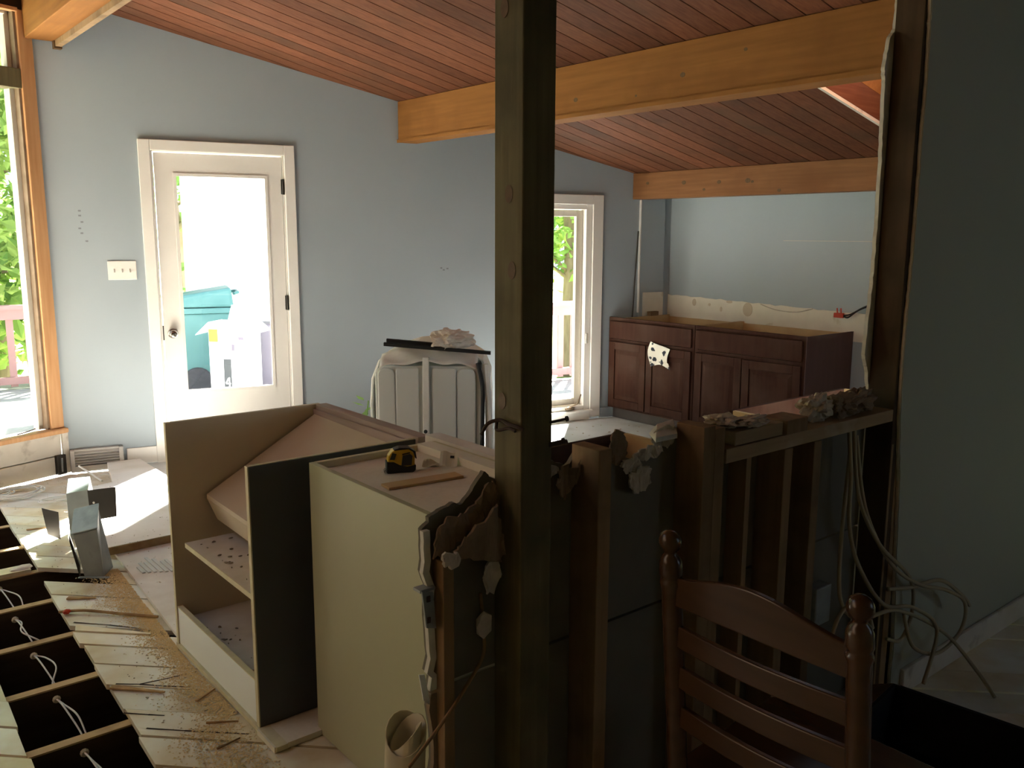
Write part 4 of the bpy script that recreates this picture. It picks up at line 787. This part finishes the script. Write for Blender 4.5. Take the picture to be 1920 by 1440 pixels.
for _ in range(120):
    rock(g, (rr_.uniform(3.6, 5.25), rr_.uniform(3.2, 5.1), .013), rr_.uniform(.004, .018), rr_.uniform(.004, .015), rr_.uniform(.002, .006), rr_.random()*50, 1)
put('kitchen_debris', g, 'chip', label='plaster crumbs scattered on the white kitchen floor', cat='debris', kind='stuff')

# ---- knee-wall rubble
chunks = (((1.86, 1.40, 1.070), (.05, .04, .016), 'flat plaster lump at the left end of the top plate'), ((1.93, 1.36, 1.068), (.055, .03, .014), 'round flat plaster lump beside the doubled studs'), ((2.30, 1.40, 1.050), (.06, .035, .04), 'upright plaster lump in the middle of the top plate'), ((2.42, 1.39, 1.045), (.07, .04, .034), 'dark wide rubble lump right of centre on the top plate'), ((2.54, 1.40, 1.045), (.07, .035, .036), 'rightmost dark rubble heap on the plate by the jamb'))
for i, (c, rad, lab) in enumerate(chunks):
    g = G(); rock(g, c, *rad, 2.3+i*1.9, 4, .5, 2.4); put('plaster_chunk', g, 'rubble' if i < 3 else 'paper_brown', label=lab, cat='rubble', group='rubble on the knee wall plate')
put('gypsum_scrap', G().hexa([(1.60, 1.40, 1.05), (1.68, 1.40, 1.05), (1.70, 1.45, 1.06), (1.63, 1.45, 1.06)], [(1.60, 1.40, 1.062), (1.68, 1.40, 1.062), (1.72, 1.45, 1.085), (1.66, 1.45, 1.08)]), 'gyp_core', wpn)
def disc(c, rx, rz, y, n=22, seed=0):
    r = random.Random(seed); return [(c[0]+rx*math.cos(a)*(1+r.uniform(-.12, .12)), c[1]+rz*math.sin(a)*(1+r.uniform(-.12, .12))) for a in [i*2*math.pi/n for i in range(n)]]
torn(disc((1.555, .965), .042, .036, 0, 12, 1), YS1-.022, 'rubble', .012, .005, 21, n=4); torn(disc((1.525, 1.005), .03, .02, 0, 10, 2), YS1-.018, 'rubble', .012, .005, 22, n=4); torn(disc((1.59, 1.025), .05, .018, 0, 10, 3), YS1-.014, 'rubble', .012, .004, 23, n=4)
torn(disc((1.49, 1.05), .03, .04, 0, 10, 4), YS1-.006, 'paper_brown', .01, .004, 24, n=4); torn(disc((1.66, 1.05), .04, .03, 0, 10, 5), YS1-.004, 'rubble', .012, .004, 25, n=4)
# bracket, vinyl roll, wire at the torn wall end
bk = thing('metal_bracket', (.93, 1.45, .76), 'grey metal outlet bracket hooked on the torn drywall edge', 'bracket')
put('plate', G().hexa([(.925, 1.40, .765), (.952, 1.405, .755), (.952, 1.41, .755), (.925, 1.405, .765)], [(.915, 1.40, .845), (.945, 1.405, .835), (.945, 1.41, .835), (.915, 1.405, .845)]), 'steel', bk)
put('top_lip', G().box(.913, .95, 1.405, 1.43, .84, .846), 'steel', bk)
for z in (.775, .82): put('screw_slot', G().box(.926, .934, 1.3985, 1.401, z, z+.012), 'rust', bk)
vr = thing('vinyl_roll', (.92, 1.51, .0), 'cream vinyl sheet roll standing against the torn wall end', 'roll')
g = G(); n = 40
prof = [(.052*(1-.010*i)*math.cos(i*.33), .052*(1-.010*i)*math.sin(i*.33)) for i in range(n)]
inn = [(x*.94, y*.94) for x, y in prof]
def vz(i): return .46+.03*math.sin(i*.4)
vs = []; fs = []
for i in range(n):
    for (px, py) in (prof[i], inn[i]):
        vs.append((.93+px, 1.53+py, .001)); vs.append((.955+px, 1.53+py, vz(i)))
for i in range(n-1):
    a, b = 4*i, 4*i+4; fs += [(a, b, b+1, a+1), (a+2, a+3, b+3, b+2), (a+1, b+1, b+3, a+3), (a, a+2, b+2, b)]
g.add(vs, fs); put('rolled_sheet', g, 'cream_roll', vr, smooth=True, fix=True)
g = G(); g.tube(spline([(1.08, 1.425, .79), (1.085, 1.42, .70), (1.075, 1.41, .655), (1.03, 1.395, .62), (.95, 1.37, .575), (.845, 1.35, .515)]), .004, 7); put('bare_wire', g, 'splinter', label='stiff bare wire curling out of the torn wall end', cat='wire', smooth=True)
g = G(); rock(g, (1.07, 1.40, .73), .02, .01, .03, 5, 2); put('paper_wad', g, 'rubble', wpn)
put('blue_tag', G().hexa([(.925, 1.415, .60), (.945, 1.418, .58), (.945, 1.421, .58), (.925, 1.418, .60)], [(.915, 1.415, .66), (.93, 1.418, .655), (.93, 1.421, .655), (.915, 1.418, .66)]), 'cabwhite', wpn)

# ---- ladder-back chair
ch = thing('ladder_back_chair', (1.55, .88, 0), 'turned honey-oak ladder-back chair seen from behind in the dark', 'chair')
def postx(z): return 1.285+(.98-z)*.10 if z > .4 else 1.343+(.4-z)*-.03
for y in (1.081, .681):
    prof = [(.016, .0), (.021, .10), (.021, .86), (.0235, .868), (.0235, .874), (.021, .878), (.021, .884), (.0235, .888), (.0235, .893), (.0225, .915), (.018, .926), (.012, .932), (.0125, .937), (.019, .943), (.0225, .953), (.0225, .962), (.018, .973), (.010, .979), (.002, .981)]
    g = G(); vs = []; nn = 18
    zs = []
    for (r0, z0), (r1, z1) in zip(prof, prof[1:]):
        k = max(1, int((z1-z0)/.08)); zs += [(r0+(r1-r0)*i/k, z0+(z1-z0)*i/k) for i in range(k)]
    zs.append(prof[-1])
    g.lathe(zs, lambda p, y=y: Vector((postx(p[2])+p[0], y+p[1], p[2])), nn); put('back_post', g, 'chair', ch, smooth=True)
def slat(z0, z1, arc):
    def X(u): return -.022*math.sin(math.pi*u)
    g = G(); n = 24; top = []; bot = []
    for i in range(n+1):
        u = i/n; y = .692+.378*u; za = z1+(arc*(math.sin(math.pi*u)**1.5) if arc else .004*math.sin(math.pi*u)); zb = z0+(.012 if arc else .006)*math.sin(math.pi*u)
        x = postx((z0+z1)/2)+X(u); top.append((x, y, za)); bot.append((x, y, zb))
    vs = []; fs = []
    for i in range(n+1):
        for d in (-.007, .007): vs += [(top[i][0]+d, top[i][1], top[i][2]), (bot[i][0]+d, bot[i][1], bot[i][2])]
    for i in range(n):
        a, b = 4*i, 4*i+4; fs += [(a, a+1, b+1, b), (a+2, b+2, b+3, a+3), (a, b, b+2, a+2), (a+1, a+3, b+3, b+1)]
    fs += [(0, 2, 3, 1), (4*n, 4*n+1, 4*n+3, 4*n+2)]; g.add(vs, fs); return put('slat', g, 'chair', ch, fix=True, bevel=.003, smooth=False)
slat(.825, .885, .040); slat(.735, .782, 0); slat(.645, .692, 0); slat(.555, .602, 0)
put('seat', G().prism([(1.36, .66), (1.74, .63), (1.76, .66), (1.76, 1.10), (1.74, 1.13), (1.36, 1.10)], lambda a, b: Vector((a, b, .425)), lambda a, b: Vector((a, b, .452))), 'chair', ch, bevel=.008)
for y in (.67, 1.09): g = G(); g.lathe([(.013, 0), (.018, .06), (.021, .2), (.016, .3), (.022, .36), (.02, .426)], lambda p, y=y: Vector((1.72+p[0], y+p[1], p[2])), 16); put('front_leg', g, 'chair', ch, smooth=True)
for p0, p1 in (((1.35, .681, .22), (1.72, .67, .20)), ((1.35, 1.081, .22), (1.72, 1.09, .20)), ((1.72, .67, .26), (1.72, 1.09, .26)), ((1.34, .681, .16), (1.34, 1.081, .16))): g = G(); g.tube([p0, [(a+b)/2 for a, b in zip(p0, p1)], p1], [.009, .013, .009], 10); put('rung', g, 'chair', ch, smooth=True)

# ---- cables hanging by the jamb
cabs = ([(2.42, 1.36, 1.0), (2.40, 1.33, .84), (2.375, 1.31, .70), (2.43, 1.30, .56), (2.58, 1.29, .40), (2.72, 1.26, .36), (2.86, 1.24, .25), (2.75, 1.22, .10)],
        [(2.45, 1.36, 1.0), (2.45, 1.33, .78), (2.56, 1.31, .60), (2.74, 1.29, .45), (2.78, 1.29, .33), (2.70, 1.28, .25), (2.60, 1.28, .28)],
        [(2.47, 1.36, .95), (2.50, 1.33, .72), (2.64, 1.31, .52), (2.78, 1.28, .42), (2.95, 1.26, .36), (3.06, 1.24, .29), (3.02, 1.23, .20), (2.88, 1.24, .16), (2.74, 1.26, .22), (2.70, 1.28, .34)],
        [(2.44, 1.36, .9), (2.37, 1.33, .62), (2.36, 1.31, .46), (2.46, 1.30, .38), (2.66, 1.28, .36), (2.92, 1.24, .22), (3.06, 1.18, .06), (3.02, 1.1, .01)],
        [(2.60, 1.33, .30), (2.48, 1.30, .42), (2.36, 1.30, .44), (2.32, 1.31, .36), (2.36, 1.32, .26)],
        [(2.66, 1.32, .42), (2.76, 1.29, .41), (2.92, 1.27, .40), (3.05, 1.25, .32), (3.10, 1.24, .27)])
clab = ('cable drooping from the jamb into a long curve over the wall', 'cable forming a small hook against the right wall', 'cable making the large loop against the right wall', 'cable trailing from the jamb down onto the floor', 'short cable curl inside the stud bay', 'cable stub with frayed dark end on the right wall')
for i, (p, lab) in enumerate(zip(cabs, clab)):
    g = G(); g.tube(spline(p), .0065 if i != 5 else .007, 7); put('hanging_cable', g, 'cable_tan', label='tan electrical '+lab, cat='cable', group='cables hanging by the jamb', smooth=True)
box('junction_box', (2.255, 2.335, 1.33, 1.372, .40, .52), 'steel', label='blue-grey metal outlet box fixed to the second thin stud', cat='outlet box', bevel=.004)

# ---- dark open box on the floor behind the chair
db_ = thing('dark_open_box', (2.32, .95, 0), 'dark open box on the floor between chair and right wall', 'box')
BT = frame((2.30, .95, .0), (math.cos(.12), math.sin(.12), 0))
for b in ((-.22, .22, -.22, -.21, .012, .20), (-.22, .22, .21, .22, .012, .20), (-.22, -.21, -.21, .21, .012, .20), (.21, .22, -.21, .21, .012, .20)): put('side_wall', G().box(*b, BT), 'blackbox', db_)
put('floor_panel', G().box(-.22, .22, -.22, .22, .001, .012, BT), 'blackbox', db_)
put('flap', G().hexa([BT((-.22, .221, .195)), BT((.22, .221, .195)), BT((.26, .31, .14)), BT((-.20, .31, .16))], [BT((-.22, .221, .20)), BT((.22, .221, .20)), BT((.26, .315, .145)), BT((-.20, .315, .165))]), 'paper_brown', db_)
put('flap', G().hexa([BT((.221, -.2, .195)), BT((.29, -.2, .10)), BT((.29, .2, .10)), BT((.221, .2, .195))], [BT((.223, -.2, .20)), BT((.295, -.2, .105)), BT((.295, .2, .105)), BT((.223, .2, .20))]), 'blackbox', db_)

# ================================================================== OUTSIDE
gd = put('ground', G().box(-40, 50, -6, 70, -1.6, -1.4), 'grass', kind=ST, label='woodland ground below the deck', cat='ground')
dk = thing('deck', (2, 8, DECKZ), 'pale grey timber deck outside the door', 'deck', kind=ST)
# deck boards run parallel to the door wall; left of the corner they stop at the window wall
for k in range(-22, 38):
    n0 = .16+k*.128; s0 = -6.5
    sa = (8.2 if n0 < 2.72 else 3.2) if n0 > .14 else -1.513*(-n0)-.28
    sb_ = sa if n0 > .14 else -1.513*(-n0-.122)-.28
    if n0 <= .14 and sa < -5.5: continue
    pts0 = [wp(s0, -n0-.122, DECKZ-.03), wp(sb_, -n0-.122, DECKZ-.03), wp(sa, -n0, DECKZ-.03), wp(s0, -n0, DECKZ-.03)]
    put('deck_board', G().hexa(pts0, [p+ZV*.03 for p in pts0]), 'deck', dk, fix=True)
def railing(a, b, posts, label):
    a = Vector((a[0], a[1], 0)); b = Vector((b[0], b[1], 0)); d = (b-a); L_ = d.length; d.normalize(); T = frame((a.x, a.y, 0), d)
    t = thing('deck_railing', ((a.x+b.x)/2, (a.y+b.y)/2, DECKZ), label, 'railing')
    put('top_rail', G().box(0, L_, -.07, .07, .74, .785, T), 'railpaint', t); put('sub_rail', G().box(0, L_, -.02, .02, .63, .74, T), 'railpaint', t); put('bottom_rail', G().box(0, L_, -.02, .02, DECKZ+.06, DECKZ+.14, T), 'railpaint', t)
    x = .1
    while x < L_: put('baluster', G().box(x-.035, x+.035, .021, .055, DECKZ+.03, .739, T), 'railpaint', t); x += .175
    for p in posts: put('post', G().box(p*L_-.05, p*L_+.05, -.06, .02, DECKZ+.001, .74, T), 'railpaint', t)
    return t
railing((-3.2, 11.2), (2.55, 10.6), (.01, .33, .66, .99), 'faded red deck railing beyond the tall left window')
ra = wp(4.55, -2.65, 0); rb = wp(8.0, -2.65, 0); railing(ra, rb, (.01, .5, .99), 'faded red deck railing outside the narrow kitchen window')
# white wing
wg = thing('white_outbuilding', (5.1, 9.9, -1.4), 'bright white sided shed seen through the door glass', 'building')
A = Vector((3.46, 9.9, 0)); Tw = frame((A.x, A.y, -1.4), WD)
put('wall', G().box(0, 3.2, .03, .6, 0, 4.1, Tw), 'siding', wg)
for k in range(21): put('clapboard', G().hexa([Tw((0, .0, k*.19)), Tw((3.2, .0, k*.19)), Tw((3.2, .03, k*.19)), Tw((0, .03, k*.19))], [Tw((0, .018, k*.19+.188)), Tw((3.2, .018, k*.19+.188)), Tw((3.2, .03, k*.19+.188)), Tw((0, .03, k*.19+.188))]), 'siding', wg)
put('corner_board', G().box(-.02, .08, -.02, .03, 0, 4.1, Tw), 'siding', wg); put('roof', G().box(-.1, 3.3, -.1, .75, 4.1, 4.16, Tw), 'roofing', wg)
# wheelie bin
bn = thing('wheelie_bin', (3.36, 9.30, DECKZ), 'teal wheelie bin standing outside the door', 'bin')
bd = (R0*.9+F0*.35).normalized(); BN = frame((3.37, 9.30, DECKZ), bd)
put('body', G().hexa([BN(p) for p in ((-.19, -.2, .06), (.20, -.2, .06), (.20, .2, .06), (-.19, .2, .06))], [BN(p) for p in ((-.25, -.26, .86), (.26, -.26, .86), (.26, .26, .86), (-.25, .26, .86))]), 'binteal', bn, bevel=.02)
put('rim', G().box(-.27, .28, -.28, .28, .86, .92, BN), 'binteal', bn, bevel=.01)
put('lid', G().hexa([BN(p) for p in ((-.28, -.29, .925), (.29, -.29, .925), (.29, .29, .925), (-.28, .29, .925))], [BN(p) for p in ((-.24, -.26, 1.05), (.27, -.26, 1.13), (.27, .26, 1.13), (-.24, .26, 1.05))]), 'binteal', bn, bevel=.03)
put('handle', G().tube([BN((.30, -.2, 1.06)), BN((.345, -.15, 1.07)), BN((.345, .15, 1.07)), BN((.30, .2, 1.06))], .016, 8), 'binteal', bn)
for y in (-.245, .20):
    wh = put('wheel', G().lathe([(.05, 0), (.14, 0), (.15, .01), (.15, .04), (.14, .05), (.05, .05)], frame(BN((-.10, y, .15)), bd, None, BN((0, 1, 0))-BN((0, 0, 0)))), 'bintyre', bn, smooth=False)
put('dark_panel', G().box(.201, .215, -.16, .16, .5, .84, BN), 'lilac', bn)
# tall white carton with open flaps and a black panel reading 4
cb = thing('white_carton', (3.22, 8.10, DECKZ), 'tall white carton with open flaps outside the door', 'box')
cdv = (R0*.98-F0*.12).normalized(); CBX = frame((3.22, 8.10, DECKZ), cdv)
for b in ((-.19, .19, -.15, -.145, 0, .86), (-.19, .19, .145, .15, 0, .86), (-.19, -.185, -.145, .145, 0, .86), (.185, .19, -.145, .145, 0, .86), (-.185, .185, -.145, .145, .0, .005)): put('wall', G().box(*b, CBX), 'carton', cb)
def flap(name, pts): a, b, c, d = [CBX(p) for p in pts]; put(name, G().hexa([a, b, c, d], [p+Vector((0, 0, .004)) for p in (a, b, c, d)]), 'carton', cb)
flap('flap', ((-.19, -.15, .86), (-.19, .15, .86), (-.32, .15, .74), (-.32, -.15, .74))); flap('flap', ((.19, -.15, .86), (.19, .15, .86), (.30, .15, .77), (.30, -.15, .77)))
put('flap', G().hexa([CBX(p) for p in ((-.13, .145, .86), (.13, .145, .86), (.13, .149, .86), (-.13, .149, .86))], [CBX(p) for p in ((-.10, .175, 1.0), (.12, .175, 1.0), (.12, .179, 1.0), (-.10, .179, 1.0))]), 'carton', cb)
put('lime_print', G().box(-.188, -.10, -.1512, -.150, .68, .80, CBX), 'cartonlime', cb)
blk = put('black_print', G().box(-.055, .02, -.1512, -.150, .24, .52, CBX), 'screen', cb)
put('printed_scribble', G().box(.03, .06, -.1512, -.150, .60, .66, CBX), 'lilac', cb); put('printed_scribble', G().box(.10, .15, -.1512, -.150, .70, .73, CBX), 'lilac', cb)
# the digit 4 as strokes
def st(a, b, w=.006):
    d = Vector((b[0]-a[0], b[1]-a[1])).normalized(); n_ = Vector((-d.y, d.x))*w
    return G().hexa([CBX((a[0]-n_.x, -.1513, a[1]-n_.y)), CBX((b[0]-n_.x, -.1513, b[1]-n_.y)), CBX((b[0]+n_.x, -.1513, b[1]+n_.y)), CBX((a[0]+n_.x, -.1513, a[1]+n_.y))], [CBX((a[0]-n_.x, -.1520, a[1]-n_.y)), CBX((b[0]-n_.x, -.1520, b[1]-n_.y)), CBX((b[0]+n_.x, -.1520, b[1]+n_.y)), CBX((a[0]+n_.x, -.1520, a[1]+n_.y))])
for a, b in (((-.012, .34), (-.040, .29)), ((-.040, .288), (.008, .288)), ((-.005, .345), (-.005, .258))): put('digit_stroke', st(a, b), 'carton', cb, fix=True)
g = G(); g.lathe([(.13, 0), (.15, .3), (.165, .75), (.18, .78), (.18, .80), (.15, .80)], frame((3.60, 8.40, DECKZ), (1, 0, 0)), 24); put('lilac_tub', g, 'lilac', label='lilac-grey tub standing right of the white carton outside', cat='tub', smooth=True)

# ---- trees
def tree(x, y, h, cr, seed, label, leaf='leaf', n=2600, base=-1.4, low=.25, lean=0):
    r = random.Random(seed); t = thing('broadleaf_tree', (x, y, base), label, 'tree', 'trees beyond the deck')
    g = G(); top = Vector((x+lean, y, base+h*.8)); pts = spline([(x, y, base), (x+lean*.3+.08, y, base+h*.3), (x+lean*.7-.06, y+.05, base+h*.55), tuple(top)]); g.tube(pts, [.17*(1-.8*i/(len(pts)-1))*h/8 for i in range(len(pts))], 9); put('trunk', g, 'bark', t, smooth=True)
    gb = G(); cl = []
    for i in range(16):
        f = low+(1-low)*(i+r.random())/16; a = r.random()*6.283; q = Vector((x+lean*f, y, base+h*f*.85)); L_ = cr*(.5+.6*r.random())*(1-.45*f)
        e = q+Vector((math.cos(a)*L_, math.sin(a)*L_, .25*L_+r.random()*.5)); gb.tube(spline([q, (q+e)/2+Vector((0, 0, .12)), e], 4), [.045*(1-.75*k/8) for k in range(9)], 6); cl.append(e); cl.append((q+e)/2+Vector((0, 0, .2)))
    put('branch', gb, 'bark', t, smooth=True)
    cl.append(top); vs = []; fs = []
    for i in range(n):
        c = r.choice(cl); p = c+Vector((r.gauss(0, .42), r.gauss(0, .42), r.gauss(0, .34)))*(cr/2.2)
        d = Vector((r.gauss(0, 1), r.gauss(0, 1), r.gauss(-.4, .6))).normalized(); w = d.cross(Vector((r.gauss(0, 1), r.gauss(0, 1), r.gauss(0, 1)))).normalized(); s = r.uniform(.07, .15)
        k = len(vs); nn = d.cross(w)*s*.25; vs += [p, p+d*s+w*s*.55+nn, p+d*s*2.1, p+d*s-w*s*.55+nn]; fs.append((k, k+1, k+2, k+3))
    g = G(); g.v = vs; g.f = fs; put('foliage', g, leaf, t, kind='stuff')
T_ = ((-3.4, 15.5, 8.2, 2.6, 'leftmost leafy tree beyond the deck railing', 'leaf', 0), (-.7, 14.2, 8.6, 2.5, 'tall leafy tree seen left of centre in the tall window', 'leaf2', .2), (1.5, 15.2, 9.0, 2.6, 'leafy tree with a dark trunk behind the deck railing balusters', 'leaf', -.2),
      (2.0, 13.2, 6.0, 1.8, 'low bright bush-like tree close behind the deck railing', 'leaf2', 0), (4.45, 13.4, 8.0, 2.0, 'leafy tree left of the white shed seen in the door glass', 'leaf', 0), (-6.5, 13.0, 8.0, 2.6, 'leafy tree far left outside the second tall window', 'leaf', 0),
      (12.6, 13.6, 8.4, 2.4, 'leafy tree in the narrow window, left of its pane', 'leaf', 0), (14.2, 13.0, 8.8, 2.6, 'leafy tree with a leaning trunk in the narrow window', 'leaf2', -.4), (16.2, 15.5, 9.0, 2.8, 'tall pale tree furthest right beyond the narrow window', 'leaf', 0), (11.6, 17.5, 9.0, 2.7, 'distant leafy tree behind the narrow window railing', 'leaf', .2))
for i, (x, y, h, cr, lab, lf_, le) in enumerate(T_): tree(x, y, h, cr, 40+i, lab, lf_, 3600, lean=le)
